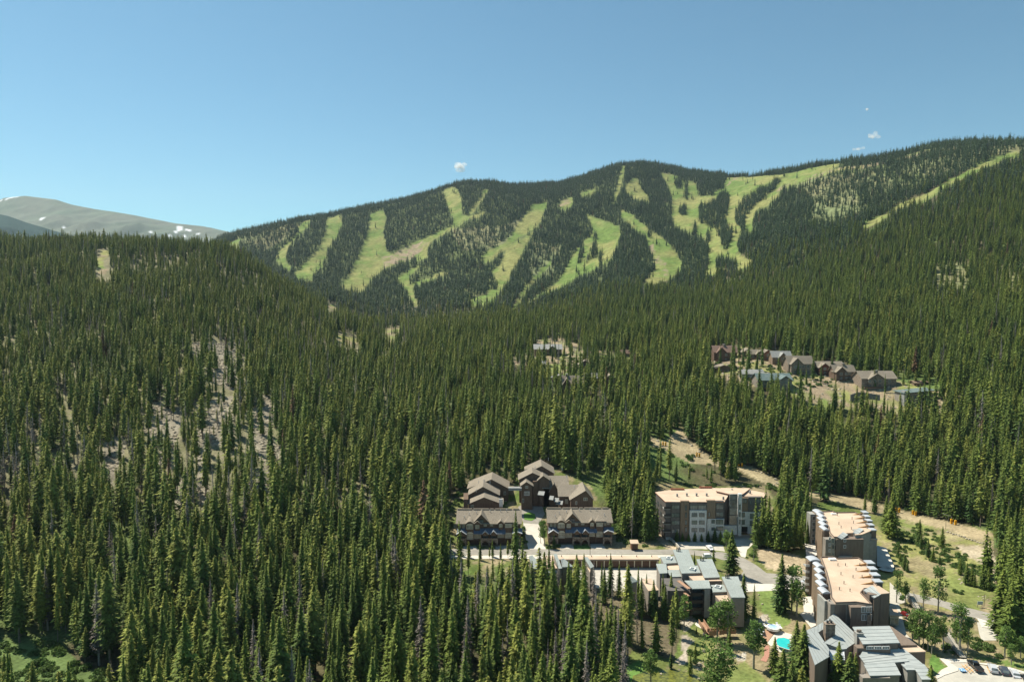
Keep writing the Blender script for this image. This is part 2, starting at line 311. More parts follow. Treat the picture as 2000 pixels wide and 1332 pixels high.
PAINT = [ # natural ground cover inside the built-up floor: outline, colour a, colour b
 (tr([(1480,830),(1560,790),(1650,850),(1690,900),(1650,960),(1640,1100),(1560,1060),(1500,940)],4.348,1000,1040), (.14,.19,.05), (.24,.23,.09)),
 ([(1345,1225),(1372,1224),(1400,1250),(1395,1290),(1340,1280)], (.14,.19,.05), (.24,.23,.09)),
 ([(1425,1305),(1455,1290),(1480,1312),(1500,1330),(1520,1400),(1400,1400)], (.13,.18,.05), (.22,.23,.08)),
 ([(1225,1300),(1250,1290),(1262,1316),(1280,1345),(1230,1400)], (.10,.20,.045), (.15,.24,.06)),
 ([(1480,1152),(1520,1150),(1545,1215),(1510,1235),(1490,1200)], (.13,.20,.05), (.19,.23,.07)),
 (tr([(1220,760),(1280,806),(1355,880),(1300,900),(1250,940),(1200,850)],4.348,1540,1100), (.09,.18,.04), (.13,.21,.05)),
 (tr([(1530,800),(1700,835),(1900,880),(2100,940),(2100,900),(1900,830),(1700,790)],4.348,1540,1100), (.10,.18,.045), (.17,.21,.06)),
 ([(1120,1064),(1151,1063),(1154,1072),(1122,1072)], (.10,.19,.045), (.15,.22,.06)),
 ([(1477,1075),(1506,1071),(1560,1085),(1583,1100),(1583,1122),(1500,1112),(1481,1093)], (.34,.27,.17), (.42,.34,.23)),
 ([(1268,1015),(1284,1020),(1301,1053),(1325,1073),(1308,1074),(1290,1062),(1276,1045)], (.34,.26,.17), (.42,.34,.24)),
 (tr([(460,30),(680,30),(800,120),(640,290),(560,330),(500,200)],10,1280,1200), (.34,.30,.24), (.50,.45,.37)),
 (tr([(220,20),(400,0),(410,90),(300,240),(240,200)],10.09,1460,1200), (.34,.30,.24), (.50,.45,.37)),
 (tr([(540,350),(760,520),(660,600),(620,700),(640,900),(560,980),(350,940),(540,760),(500,560)],10,1280,1200), (.34,.29,.23), (.46,.40,.32)),
 (tr([(1480,800),(1760,740),(1770,880),(1600,880)],10,1280,1200), (.36,.33,.27), (.52,.47,.39)),
 ([(1140,1046),(1150,1046)], (.1,.1,.1), (.1,.1,.1)),
 ([(1872,1066),(1935,1066),(1962,1132),(1945,1138),(1915,1100),(1880,1082)], (.34,.28,.19), (.40,.34,.24)),
 ([(1000,1130),(1230,1140),(1320,1190),(1320,1290),(1240,1250),(1100,1180)], (.10,.085,.05), (.17,.14,.09)),
]
V_R = region(VILL); R_PAINT = [(region(a), b, c) for a, b, c in PAINT if len(a) > 2]; GREEN_RR = region(GREEN_R); MEAD_LR = region([(a, min(b, 1500)) for a, b in MEAD_L])

def ground_class(x, y):
    """returns keep-probability for trees and an rgb floor colour"""
    s_ = x/y; t_ = np.log(y)
    jx = (fbm(x/14, y/14, 21, 2)-.5)*7; jy = (fbm(x/14, y/14, 31, 2)-.5)*9
    far_ = np.clip(y/900, .15, 2.2); xs = (x+jx*far_*.5); ys = (y+jy*far_); s_ = xs/ys; t_ = np.log(ys)
    n1 = fbm(x/9, y/9, 41, 3)[..., None]; n2 = fbm(x/40, y/40, 51, 3)[..., None]
    keep = np.ones(x.shape); c = np.array((.060, .058, .032))*(1-n1)+np.array((.12, .105, .055))*n1
    fg = np.clip((n2-.52)*6, 0, 1); c = c*(1-fg)+np.array((.105, .15, .045))*fg
    lf = (np.clip((-x-20)/60, 0, 1)*np.clip((y-260)/80, 0, 1))[..., None]; c = c*(1-lf)+(np.array((.13, .135, .06))*(1-n1)+np.array((.25, .22, .15))*n1)*lf
    mtn = np.clip((y-1250)/150, 0, 1)[..., None]; c = c*(1-mtn)+np.array((.11, .135, .05))*mtn
    keep = keep*(1-.22*lf[..., 0])
    def put(m, col): c[m] = col[m] if col.ndim > 1 else col
    n4 = fbm(x/75, y/110, 77, 4)[..., None]; n5 = fbm(x/18, y/30, 87, 3)[..., None]; g_ = np.clip((n4*.6+n5*.4-.38)*4.5, 0, 1)
    mead = np.array((.125, .185, .045))*(1-g_)+np.array((.225, .225, .080))*g_
    mead = mead*(.72+.56*n1)
    tan_ = np.array((.36, .28, .185))*(.8+.4*n1); rock = np.array((.23, .205, .155))*(.5+.9*n1)
    for r_, d in R_SPARSE:
        m = inside(r_, s_, t_); keep[m] = np.minimum(keep[m], d); c[m] = (mead*.6+rock*.4)[m]
    for r_ in R_TALUS:
        m = inside(r_, s_, t_); keep[m] = np.minimum(keep[m], .45); c[m] = rock[m]*1.05
    for r_ in R_MEADOW:
        m = inside(r_, s_, t_); keep[m] = np.where(n1[m, 0] > .66, .10, .008); c[m] = mead[m]
    for r_ in R_ISLAND:
        m = inside(r_, s_, t_); keep[m] = 1; c[m] = mead[m]*.7
    for r_ in R_DIRT:
        m = inside(r_, s_, t_); keep[m] *= .25; gq = np.clip((n1*.5+n5*.5-.42)*6, 0, 1); c[m] = (tan_*.8*(1-gq)+mead*gq)[m]
    for r_ in R_TRAIL:
        m = inside(r_, s_, t_); keep[m] = 0; c[m] = (tan_*.65+mead*.35)[m]
    lf = np.clip((-x-40)/60, 0, 1)[..., None]*np.clip((y-300)/60, 0, 1)[..., None]
    n3 = fbm(x/5, y/5, 66, 3)[..., None]; gm = np.clip((n3*.6+n2*.4-.47)*7, 0, 1)
    m = inside(V_R, s_, t_); keep[m] = 0; c[m] = ((mead*.72)*(1-gm)+np.array((.27, .22, .13))*gm)[m]
    m = inside(GREEN_RR, s_, t_); gh = np.clip(gm*1.1-.45, 0, .75); c[m] = (mead*(1-gh)+tan_*.75*gh)[m]
    for r_ in R_TRAIL:
        m = inside(r_, s_, t_); keep[m] = 0; c[m] = (tan_*.8+mead*.2)[m]
    s1, t1 = (x+jx*.12)/(y+jy*.12), np.log(y+jy*.12)
    for r_, ca, cb in R_PAINT:
        m = inside(r_, s1, t1); keep[m] = 0; c[m] = (np.array(ca)*(1-n3)+np.array(cb)*n3)[m]
    m = inside(MEAD_LR, s_, t_); keep[m] = .06; c[m] = (np.array((.115, .165, .055))*(.6+.7*n1))[m]
    return keep, c

def ground_mat(name, attr=True, bump=.35):
    m = bpy.data.materials.new(name); m.use_nodes = True; n = m.node_tree.nodes; l = m.node_tree.links
    b = n['Principled BSDF']; b.inputs['Roughness'].default_value = .95; b.inputs['Specular IOR Level'].default_value = .1
    a = n.new('ShaderNodeAttribute'); a.attribute_name = 'ground_colour'; g = n.new('ShaderNodeNewGeometry')
    out = a.outputs['Color']
    for scl, lo, hi in ((.9, .72, 1.3), (.12, .8, 1.22)):
        t = n.new('ShaderNodeTexNoise'); t.inputs['Scale'].default_value = scl; t.inputs['Detail'].default_value = 6; l.new(g.outputs['Position'], t.inputs[0])
        r = n.new('ShaderNodeMapRange'); r.inputs[1].default_value = .3; r.inputs[2].default_value = .7; r.inputs[3].default_value = lo; r.inputs[4].default_value = hi
        l.new(t.outputs[0], r.inputs[0]); s = n.new('ShaderNodeVectorMath'); s.operation = 'SCALE'; l.new(out, s.inputs[0]); l.new(r.outputs[0], s.inputs['Scale']); out = s.outputs[0]
    l.new(out, b.inputs['Base Color'])
    t = n.new('ShaderNodeTexNoise'); t.inputs['Scale'].default_value = .8; t.inputs['Detail'].default_value = 6; l.new(g.outputs['Position'], t.inputs[0])
    bp = n.new('ShaderNodeBump'); bp.inputs['Distance'].default_value = bump; bp.inputs['Strength'].default_value = .8
    l.new(t.outputs[0], bp.inputs['Height']); l.new(bp.outputs[0], b.inputs['Normal'])
    return m
M_GROUND = ground_mat('mountain_ground')
def grid_mesh(name, V, ns, nr, cols, m):
    i = np.arange(ns-1)[:, None]*nr+np.arange(nr-1)[None, :]
    F = np.stack([i, i+nr, i+nr+1, i+1], -1).reshape(-1, 4)
    me = bpy.data.meshes.new(name); me.vertices.add(len(V)); me.vertices.foreach_set('co', V.astype(np.float32).ravel())
    me.loops.add(F.size); me.loops.foreach_set('vertex_index', F.astype(np.int32).ravel())
    me.polygons.add(len(F)); me.polygons.foreach_set('loop_start', np.arange(0, F.size, 4, dtype=np.int32)); me.polygons.foreach_set('loop_total', np.full(len(F), 4, np.int32))
    me.polygons.foreach_set('use_smooth', np.ones(len(F), bool))
    me.update(calc_edges=True)
    at = me.color_attributes.new('ground_colour', 'FLOAT_COLOR', 'POINT')
    at.data.foreach_set('color', np.concatenate([cols, np.ones((len(cols), 1))], 1).astype(np.float32).ravel())
    me.materials.append(m); o = bpy.data.objects.new(name, me); COL.objects.link(o); return o
_, gc = ground_class(XX.ravel(), YY.ravel())
terrain = grid_mesh('terrain', np.stack([XX.ravel(), YY.ravel(), Z.ravel()], 1), NS, NR, gc, M_GROUND); tag(terrain, kind='structure')
# valley floor carrying on under and behind the drone and out past the ridges
vf = MB().face([(-14000, -1500, -6), (14000, -1500, -6), (14000, 16000, -6), (-14000, 16000, -6)]).build('ground', mat('valley_floor', (.07, .09, .04), (.13, .14, .06), .02), kind='structure')

# ------------------------------------------------------------------ far mountains
def far_mountain(name, ridge, dist, front, low, seed, colf, pxr, label):
    n1, n2 = 260, 110; s_ = np.linspace(*[(p-1000)/FPX for p in pxr], n1); u = np.linspace(-1.2, 1, n2)
    rx = np.array([(p-1000)/FPX for p, _ in ridge]); rt = np.array([ray(p, q)[1] for p, q in ridge]); top = HC+dist*np.interp(s_, rx, rt)
    Sx, U = np.meshgrid(s_, u, indexing='ij'); Y = dist-front*np.maximum(-U, 0)+front*np.maximum(U, 0)
    prof = np.where(U < 0, np.clip(1+U/1.2, 0, 1)**1.15, np.clip(1-U, 0, 1)); X = Sx*Y
    n = fbm(X/(dist*.035), Y/(dist*.09), seed, 5)-.5
    Zt = low+(top[:, None]-low)*prof+n*dist*.075*(1-prof)*np.clip(prof*6, 0, 1)+n*dist*.006*np.where(prof < .98, 1, 0)
    c = colf(X, Y, U, Zt)
    o = grid_mesh(name, np.stack([X.ravel(), Y.ravel(), Zt.ravel()], 1), n1, n2, c.reshape(-1, 3), MF)
    return tag(o, kind='structure')
MF = ground_mat('alpine_ground', bump=3)
def c_peak(X, Y, U, Zt):
    n = fbm(X/260, Y/420, 61)[..., None]; n2 = (fbm(X/70, Y/700, 71)*.6+fbm(X/60, Y/110, 73)*.4)[..., None]
    c = np.array((.085, .125, .075))*(1-n)+np.array((.18, .175, .135))*n; c = c*(.5+1.0*n2)
    px, py = proj(X, Y, Zt)
    for q in ([(325,462),(345,450),(343,441),(356,443),(354,449),(330,463)], [(362,447),(374,449),(368,454)], [(358,460),(364,462),(355,466)], [(383,454),(392,457),(386,459)], [(291,452),(297,453),(293,455)],
              [(75,428),(88,424),(90,427),(78,430)], [(122,440),(127,441),(126,449)], [(398,467),(404,468),(400,471)], [(448,456),(455,458),(451,461)], [(-10,396),(20,386),(40,381.6),(42,382.6),(20,387.5),(-10,398)]):
        m = inside(np.array(q, float), px, py); c[m] = (.75, .77, .8)
    return c
def c_blue(X, Y, U, Zt):
    n = fbm(X/160, Y/300, 81)[..., None]; f = np.clip((n-.62)*8, 0, 1)
    return np.array((.012, .045, .036))*(1-f)+np.array((.20, .18, .14))*f
far_mountain('mountain_ridge', [(-700,470),(-300,430),(0,394),(20,386),(60,382),(120,389),(150,399),(190,407),(230,413),(270,420),(310,428),(350,436),(400,441),(440,450),(500,470),(700,520)], 7600, 2600, 120, 5, c_peak, (-700, 700), '')
far_mountain('wooded_mountain', [(-700,330),(-200,380),(0,416),(25,421),(60,434),(100,446),(130,455),(170,480),(300,560)], 4600, 1500, 100, 15, c_blue, (-700, 300), '')

# ------------------------------------------------------------------ clouds, beyond the haze
def cloud(px, py, wpx, seed, label, n_=34, flat_=.5, sprd=.22):
    D = 15000; c = P(px, py, D); s_ = wpx/FPX*D; me = bpy.data.meshes.new('cloud'); bm = bmesh.new(); r_ = random.Random(seed)
    for k in range(n_):
        q = Vector((r_.gauss(0, sprd), r_.gauss(0, sprd*.9), r_.gauss(0, .16*flat_*2)))*s_; rad = s_*r_.uniform(.06, .17)
        res = bmesh.ops.create_icosphere(bm, subdivisions=3, radius=rad)['verts']
        for v in res:
            d = v.co.normalized(); v.co *= 1+.5*mnoise.fractal(d*2.2+q*.01, .8, 2.0, 4); v.co.z *= .8; v.co += q
    bm.to_mesh(me); bm.free(); me.materials.append(M_CLOUD)
    o = bpy.data.objects.new('cloud', me); o.location = c; COL.objects.link(o); return tag(o, label, 'cloud', 'small white clouds over the ridge')
M_CLOUD = bpy.data.materials.new('cloud_vapour'); M_CLOUD.use_nodes = True; _n = M_CLOUD.node_tree.nodes; _n.remove(_n['Principled BSDF'])
_t = _n.new('ShaderNodeBsdfTranslucent'); _d = _n.new('ShaderNodeBsdfDiffuse'); _x = _n.new('ShaderNodeMixShader'); _tp = _n.new('ShaderNodeBsdfTransparent'); _y = _n.new('ShaderNodeMixShader')
_t.inputs[0].default_value = (.95, .95, .95, 1); _d.inputs[0].default_value = (.95, .95, .95, 1); _x.inputs[0].default_value = .6; _y.inputs[0].default_value = .22
_l = M_CLOUD.node_tree.links; _l.new(_d.outputs[0], _x.inputs[1]); _l.new(_t.outputs[0], _x.inputs[2]); _l.new(_tp.outputs[0], _y.inputs[1]); _l.new(_x.outputs[0], _y.inputs[2])
_l.new(_y.outputs[0], _n['Material Output'].inputs[0])
cloud(897, 325, 26, 1, 'small bright white puff of cloud just above the ridge in the open sky')
cloud(1703, 266, 24, 4, 'thin ragged white cloud above the right hand wooded ridge', 11, .35)
cloud(1676, 291, 20, 6, 'faint flat wisp of cloud low over the right hand ridge', 6, .15)
cloud(1694, 214, 12, 9, 'tiny faint wisp of cloud highest in the right hand sky', 9, .2, .08)

# ------------------------------------------------------------------ haze
HB = MB().box(-9000, 9000, -1200, 11500, -8, 1750)
hz = bpy.data.materials.new('haze_air'); hz.use_nodes = True; n_ = hz.node_tree.nodes; n_.remove(n_['Principled BSDF'])
pv = n_.new('ShaderNodeVolumePrincipled'); pv.inputs['Color'].default_value = (.72, .88, 1, 1); pv.inputs['Density'].default_value = 3.6e-5; pv.inputs['Anisotropy'].default_value = .2
hz.node_tree.links.new(pv.outputs[0], n_['Material Output'].inputs['Volume'])
HB.build('haze', hz, kind='stuff')

# ------------------------------------------------------------------ tree shapes (18 m tall prototypes, base at 0)
def rv(): return Vector((random.gauss(0,1), random.gauss(0,1), random.gauss(0,1))).normalized()
def conifer(nb, per, rad, mb, bare=.06, blunt=0.0, size=.55, core=True, up=0.0, ragged=.25):
    Hh = 18.0
    for i in range(nb):
        f = (i+.5)/nb; z = Hh*(bare+(1-bare)*f**1.05); q = (z/Hh-bare)/(1-bare)
        env = (1-q)**.82*(1-blunt)+blunt*math.sqrt(max(0, 1-q*q))*.8
        env *= min(1, .45+q*4); r_ = rad*max(env, .02)*random.uniform(1-ragged, 1+ragged*.6)
        a = i*2.39996+random.uniform(-.4, .4); d = Vector((math.cos(a), math.sin(a), 0)); t = Vector((-d.y, d.x, 0))
        for k in range(per):
            e = (k+1)/per; c = d*(r_*e)+Vector((0, 0, z-r_*.38*e*(1-up)+random.uniform(-.2, .2)+r_*.12))+t*random.uniform(-.22, .22)*r_
            s_ = size*(1.25-.6*e)*random.uniform(.7, 1.3)*(.30+.70*min(1, r_/rad*1.5))
            n1 = (d*.9+Vector((0, 0, -.35))+rv()*.45).normalized()*s_*1.25; n2 = (t+rv()*.5).normalized()*s_*.75
            mb.face([c-n2, c+n1*.2-Vector((0, 0, s_*.25)), c+n2]) if k % 2 else None
            mb.face([c-n1*.7-n2*.8, c-n1*.6+n2*.8, c+n1+n2*.15])
    return mb
def coneN(mb, r, z0, z1, n=6):
    for k in range(n):
        a = 2*math.pi*k/n; b = 2*math.pi*(k+1)/n; mb.face([(r*math.cos(a), r*math.sin(a), z0), (r*math.cos(b), r*math.sin(b), z0), (0, 0, z1)])
def tree_parts(kind, seed, lod):
    random.seed(seed); cr = MB(); tk = MB(); nb, per, sz = {0: (210, 6, .50), 1: (90, 4, .72), 2: (30, 1, 1.7)}[lod]
    if kind == 'spruce':
        rad = random.uniform(2.1, 3.1); conifer(nb, per, rad, cr, .05, size=sz); coneN(cr, rad*.42, 1.2, 16, 6 if lod < 2 else 4); tk.tube((0,0,-1.5), (0,0,9), .24, .12, 5)
    elif kind == 'pine':
        rad = random.uniform(1.8, 2.5); conifer(nb, per, rad, cr, .22, blunt=.55, size=sz*.95, ragged=.45, up=.5); coneN(cr, rad*.45, 5, 16.5, 5 if lod < 2 else 4); tk.tube((0,0,-1.5), (0,0,10), .2, .11, 5)
    elif kind == 'dead':
        conifer(int(nb*.75), max(1, per-1), 1.25, cr, .15, size=sz*.5, ragged=.5); tk.tube((0,0,-1.5), (0,0,17.6), .2, .04, 5)
        for k in range(0 if lod == 2 else 20):
            a = k*2.4; z = 4+k*.6; rr = 1.3*(1-z/19); tk.tube((0,0,z), (rr*math.cos(a), rr*math.sin(a), z-.3), .05, .02, 3)
    return cr, tk
NM = {'spruce': M_SPRUCE, 'pine': M_PINE, 'dead': M_DEADN, 'rust': M_REDN}
protos_col = bpy.data.collections.new('conifer_shapes'); PRO = []
def add_proto(kind, seed, lod, idx, nmat=None):
    cr, tk = tree_parts('spruce' if kind == 'rust' else kind, seed, lod); m = MB(); m.v = cr.v+tk.v; n0 = len(cr.v); m.f = cr.f+[tuple(i+n0 for i in f) for f in tk.f]; m.m = [0]*len(cr.f)+[1]*len(tk.f)
    o = bpy.data.objects.new('shape_%02d' % idx, m.mesh('conifer_shape', [NM[kind], M_BARK if kind != 'dead' else M_GREY])); protos_col.objects.link(o)
spec = [('spruce', 1), ('spruce', 2), ('spruce', 3), ('spruce', 4), ('pine', 5), ('pine', 6), ('dead', 7), ('rust', 8)]
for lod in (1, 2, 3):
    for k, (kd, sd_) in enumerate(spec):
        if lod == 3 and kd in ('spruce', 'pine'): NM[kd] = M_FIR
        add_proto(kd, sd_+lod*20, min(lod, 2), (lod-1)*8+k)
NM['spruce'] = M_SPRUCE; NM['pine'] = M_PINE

# ------------------------------------------------------------------ scatter the forest
def scatter():
    pts = []
    for y0, y1, s_ in ((100, 420, 4.3), (420, 800, 4.5), (800, 1300, 5.3), (1300, 2700, 6.0)):
        nx = int(2*.9*y1/s_); ny = int((y1-y0)/s_)
        gx, gy = np.meshgrid((np.arange(nx)+.5)*s_-.9*y1, y0+(np.arange(ny)+.5)*s_, indexing='ij')
        gx = gx+(np.arange(ny) % 2)[None, :]*s_*.5
        gx = (gx+rng.uniform(-.48, .48, gx.shape)*s_).ravel(); gy = (gy+rng.uniform(-.48, .48, gy.shape)*s_).ravel()
        m = (np.abs(gx/gy) < .86); pts.append(np.stack([gx[m], gy[m]], 1))
    p = np.concatenate(pts); x, y = p.T; z = H(x, y); keep, _ = ground_class(x, y)
    op = fbm(x/22, y/22, 91, 3); 
    ti = (z+.75*17-HC)/y; s_i = np.clip((x/y-S0)/(S1-S0)*(NS-1), 0, NS-1).astype(int); t_i = np.clip((np.log(y)-LY[0])/(LY[-1]-LY[0])*(NR-1), 0, NR-1).astype(int)
    Tn = (Z-HC)/YY; j2 = np.minimum(t_i+4, NR-1); dT = np.maximum((Tn[s_i, j2]-Tn[s_i, t_i])/(YG[j2]-YG[t_i]), 1e-6)
    yb = y+np.clip(.55*16/y/dT, 0, 50); kb, _ = ground_class(x*yb/y, yb); keep = np.where(y > 800, np.minimum(keep, kb), keep)
    keep = keep*np.clip(1.25-np.clip((op-.60)*5, 0, .8), 0, 1)
    k = rng.random(len(x)) < keep
    # drop what lies beyond the ridges, facing away and hidden
    x, y, z = x[k], y[k], z[k]
    s_ = np.clip((x/y-S0)/(S1-S0)*(NS-1), 0, NS-1).astype(int); cm = np.maximum.accumulate((Z-HC)/YY, 1)
    t_ = np.clip((np.log(y)-LY[0])/(LY[-1]-LY[0])*(NR-1), 0, NR-1).astype(int)
    vis = (z+20-HC)/y > cm[s_, t_]-.002
    return x[vis], y[vis], z[vis]
fx, fy, fz = scatter()
N = len(fx)
patch = fbm(fx/60, fy/60, 101, 3); u = rng.random(N)
hgt = np.clip(rng.normal(17.5, 4.6, N), 7, 28)*np.where(fy > 1300, .95, np.where(fy > 430, .92, 1))*(.82+.36*fbm(fx/35, fy/35, 111, 2))
young = rng.random(N) < .13; hgt[young] *= rng.uniform(.35, .65, young.sum())
kind = np.where(u < .66+.5*(patch-.5)+.20*np.clip(fx/250, -1, 1), 0, 1)               # 0 spruce 1 pine
kind = np.where(rng.random(N) < .04+.34*np.clip((fbm(fx/45, fy/45, 121, 2)-.50)*3, 0, 1)*(fx < 60)*(fy < 1200), 2, kind)
kind = np.where(rng.random(N) < .004, 3, kind)
OPEN = [([(1388,672),(1440,668),(1560,685),(1600,695),(1660,705),(1750,728),(1840,745),(1835,775),(1780,785),(1620,775),(1560,757),(1470,752),(1450,730),(1385,710)], .66),
 ([(1040,668),(1095,665),(1130,690),(1200,705),(1200,720),(1145,725),(1205,745),(1200,765),(1140,775),(1080,770),(1075,735),(1045,710)], .6), ([(995,705),(1012,705),(1010,725)], .9), ([(1208,680),(1232,680),(1230,695)], .95),
 (TRAIL[0], .93), (TRAIL[1], 1), ([(638,590),(657,590),(657,607),(640,607)], .9), ([(655,648),(702,645),(704,674),(655,674)], .8), ([(745,638),(785,638),(786,676),(745,676)], .75), ([(190,488),(214,486),(215,540),(186,540)], .9),
 ([(884,985),(1018,985),(1018,1078),(884,1078)], .93, 290), ([(1060,985),(1200,985),(1200,1075),(1060,1075)], 1, 290), ([(900,935),(1040,910),(1165,930),(1168,990),(900,990)], 1, 332), ([(1285,945),(1470,945),(1470,1070),(1285,1070)], 1, 312), ([(1282,1075),(1440,1075),(1440,1150),(1390,1200),(1335,1200),(1330,1140),(1282,1130)], 1),
 ([(1140,1070),(1290,1070),(1290,1106),(1140,1106)], .45), ([(1015,1015),(1065,1015),(1068,1072),(1025,1072)], 1)]
OPEN += [(p, .42) for p in TALUS]
rej = np.zeros(N, bool)
for po, pr, *yl in OPEN:
    po = np.array(po, float); hitm = np.zeros(N, bool)
    for hh in (.15, .4, .65, .95): a_, b_ = proj(fx, fy, fz+hgt*hh); hitm |= inside(po, a_, b_)
    rej |= hitm & (rng.random(N) < pr) & (fy < (yl[0] if yl else 1e9))
q_ = ~rej; fx, fy, fz, hgt, kind = fx[q_], fy[q_], fz[q_], hgt[q_], kind[q_]; N = len(fx)
spx, spy = proj(fx, fy, fz+hgt)
app = hgt/fy; inframe = (spx > 4) & (spx < 1996) & (spy < 1300)
order = np.argsort(-(app*inframe)); IND = order[:285]; isind = np.zeros(N, bool); isind[IND] = True
print('forest trees', N, 'nearest kept single to Y', fy[IND].max())
base = {0: 0, 1: 4, 2: 6, 3: 7}; nv = {0: 4, 1: 2, 2: 1, 3: 1}
idx = np.zeros(N, int)
for kk in base: m = kind == kk; idx[m] = base[kk]+rng.integers(0, nv[kk], m.sum())
idx += np.where(fy+rng.normal(0, 90, N) > 1120, 16, 0)
def gn_scatter(name, x, y, z, scl, wid, ix, coll, **kw):
    me = bpy.data.meshes.new(name); me.vertices.add(len(x)); me.vertices.foreach_set('co', np.stack([x, y, z], 1).astype(np.float32).ravel())
    a = me.attributes.new('size', 'FLOAT_VECTOR', 'POINT'); a.data.foreach_set('vector', np.stack([wid, wid, scl], 1).astype(np.float32).ravel())
    a = me.attributes.new('turn', 'FLOAT_VECTOR', 'POINT'); n0 = len(x)
    a.data.foreach_set('vector', np.stack([rng.normal(0, .025, n0), rng.normal(0, .025, n0), rng.uniform(0, 6.28, n0)], 1).astype(np.float32).ravel())
    a = me.attributes.new('shape', 'INT', 'POINT'); a.data.foreach_set('value', ix.astype(np.int32))
    o = bpy.data.objects.new(name, me); COL.objects.link(o)
    g = bpy.data.node_groups.new(name, 'GeometryNodeTree'); g.interface.new_socket('Geometry', in_out='INPUT', socket_type='NodeSocketGeometry'); g.interface.new_socket('Geometry', in_out='OUTPUT', socket_type='NodeSocketGeometry')
    gi = g.nodes.new('NodeGroupInput'); go = g.nodes.new('NodeGroupOutput'); mp = g.nodes.new('GeometryNodeMeshToPoints'); ip = g.nodes.new('GeometryNodeInstanceOnPoints')
    ci = g.nodes.new('GeometryNodeCollectionInfo'); ci.inputs['Collection'].default_value = coll; ci.inputs['Separate Children'].default_value = True; ci.inputs['Reset Children'].default_value = True
    def at(nm, tp):
        q = g.nodes.new('GeometryNodeInputNamedAttribute'); q.data_type = tp; q.inputs[0].default_value = nm; return q.outputs[0]
    L = g.links.new; L(gi.outputs[0], mp.inputs[0]); L(mp.outputs[0], ip.inputs['Points']); L(ci.outputs[0], ip.inputs['Instance']); ip.inputs['Pick Instance'].default_value = True
    L(at('shape', 'INT'), ip.inputs['Instance Index']); L(at('size', 'FLOAT_VECTOR'), ip.inputs['Scale'])
    er = g.nodes.new('FunctionNodeEulerToRotation'); L(at('turn', 'FLOAT_VECTOR'), er.inputs[0]); L(er.outputs[0], ip.inputs['Rotation'])
    L(ip.outputs[0], go.inputs[0]); md = o.modifiers.new('scatter', 'NODES'); md.node_group = g
    return tag(o, **kw)
m = ~isind; s18 = hgt/18; wd = s18*rng.uniform(.72, 1.45, N)
nearm = m & (fy < 1150); farm = m & (fy >= 1150)
gn_scatter('forest', fx[nearm], fy[nearm], fz[nearm], s18[nearm], wd[nearm], idx[nearm], protos_col, kind='stuff')
gn_scatter('mountain_forest', fx[farm], fy[farm], fz[farm], s18[farm], wd[farm]*1.15, idx[farm], protos_col, kind='stuff')

# single conifers, the ones that show largest
HI = {}
for kk, (kd, nvar) in {0: ('spruce', 5), 1: ('pine', 3), 2: ('dead', 2), 3: ('rust', 1)}.items():
    for v in range(nvar):
        cr, tk = tree_parts('spruce' if kd == 'rust' else kd, 200+kk*10+v, 0)
        HI[kk, v] = (cr.mesh('crown', NM[kd]), tk.mesh('trunk', M_BARK if kd != 'dead' else M_GREY))
def put_tree(x, y, z, h, wf, kk, label, group=None, name=None, v=None, rz=None):
    nm = name or {0: 'spruce_tree', 1: 'pine_tree', 2: 'dead_tree', 3: 'dying_spruce'}[kk]
    if v is None: v = random.randrange({0: 5, 1: 3, 2: 2, 3: 1}[kk])
    t = thing(nm, label, 'tree', (x, y, z), rz if rz is not None else random.uniform(0, 6.28), group); t.scale = (h/18*wf, h/18*wf, h/18)
    for part, me in zip(('crown', 'trunk'), HI[kk, v]):
        o = bpy.data.objects.new(part, me); COL.objects.link(o); o.parent = t
    return t
def zone(px):
    for a, b in ((90, 'beside the lower left meadow'), (230, 'behind the bottom left meadow'), (380, 'far left in the forest'), (520, 'deep in the lower left forest'), (660, 'in the forest left of centre'), (790, 'in the lower middle forest'),
                 (900, 'left of the brown townhouses'), (1010, 'below the left townhouse row'), (1110, 'below the townhouse driveway'), (1210, 'below the garage row'), (1330, 'beside the grey lodge'), (1480, 'on the lodge lawn'), (1700, 'near the clubhouse')):
        if px < a: return b
    return 'at the right edge'
KN = {0: 'dark green spruce', 1: 'yellow green pine', 2: 'bare grey dead conifer', 3: 'rust brown dying conifer'}
ORD = ['leftmost', 'second', 'third', 'fourth', 'fifth', 'sixth', 'seventh', 'eighth', 'ninth', 'tenth', 'eleventh', 'twelfth', 'thirteenth', 'fourteenth', 'fifteenth']
cells = {}
for i in IND:
    h = hgt[i]; wf = wd[i]/s18[i]; sz_ = 'tall' if h > 20 else 'short' if h < 14 else 'medium'; sh = 'slender' if wf < .97 else 'broad' if wf > 1.13 else 'even'
    cells.setdefault((f'{sz_} {sh} {KN[kind[i]]}', zone(spx[i])), []).append(i)
for (lk, lz), mem in cells.items():
    mem.sort(key=lambda i: spx[i])
    for k, i in enumerate(mem):
        lab = f'{lk} standing {lz}' if len(mem) == 1 else f'{lk}, {ORD[k] if k < 15 else "rightmost"}{"" if k in (0, 15) else " from left"}, {lz}'
        put_tree(fx[i], fy[i], fz[i], hgt[i], wd[i]/s18[i], int(kind[i]), lab, 'large conifers at the front of the forest')

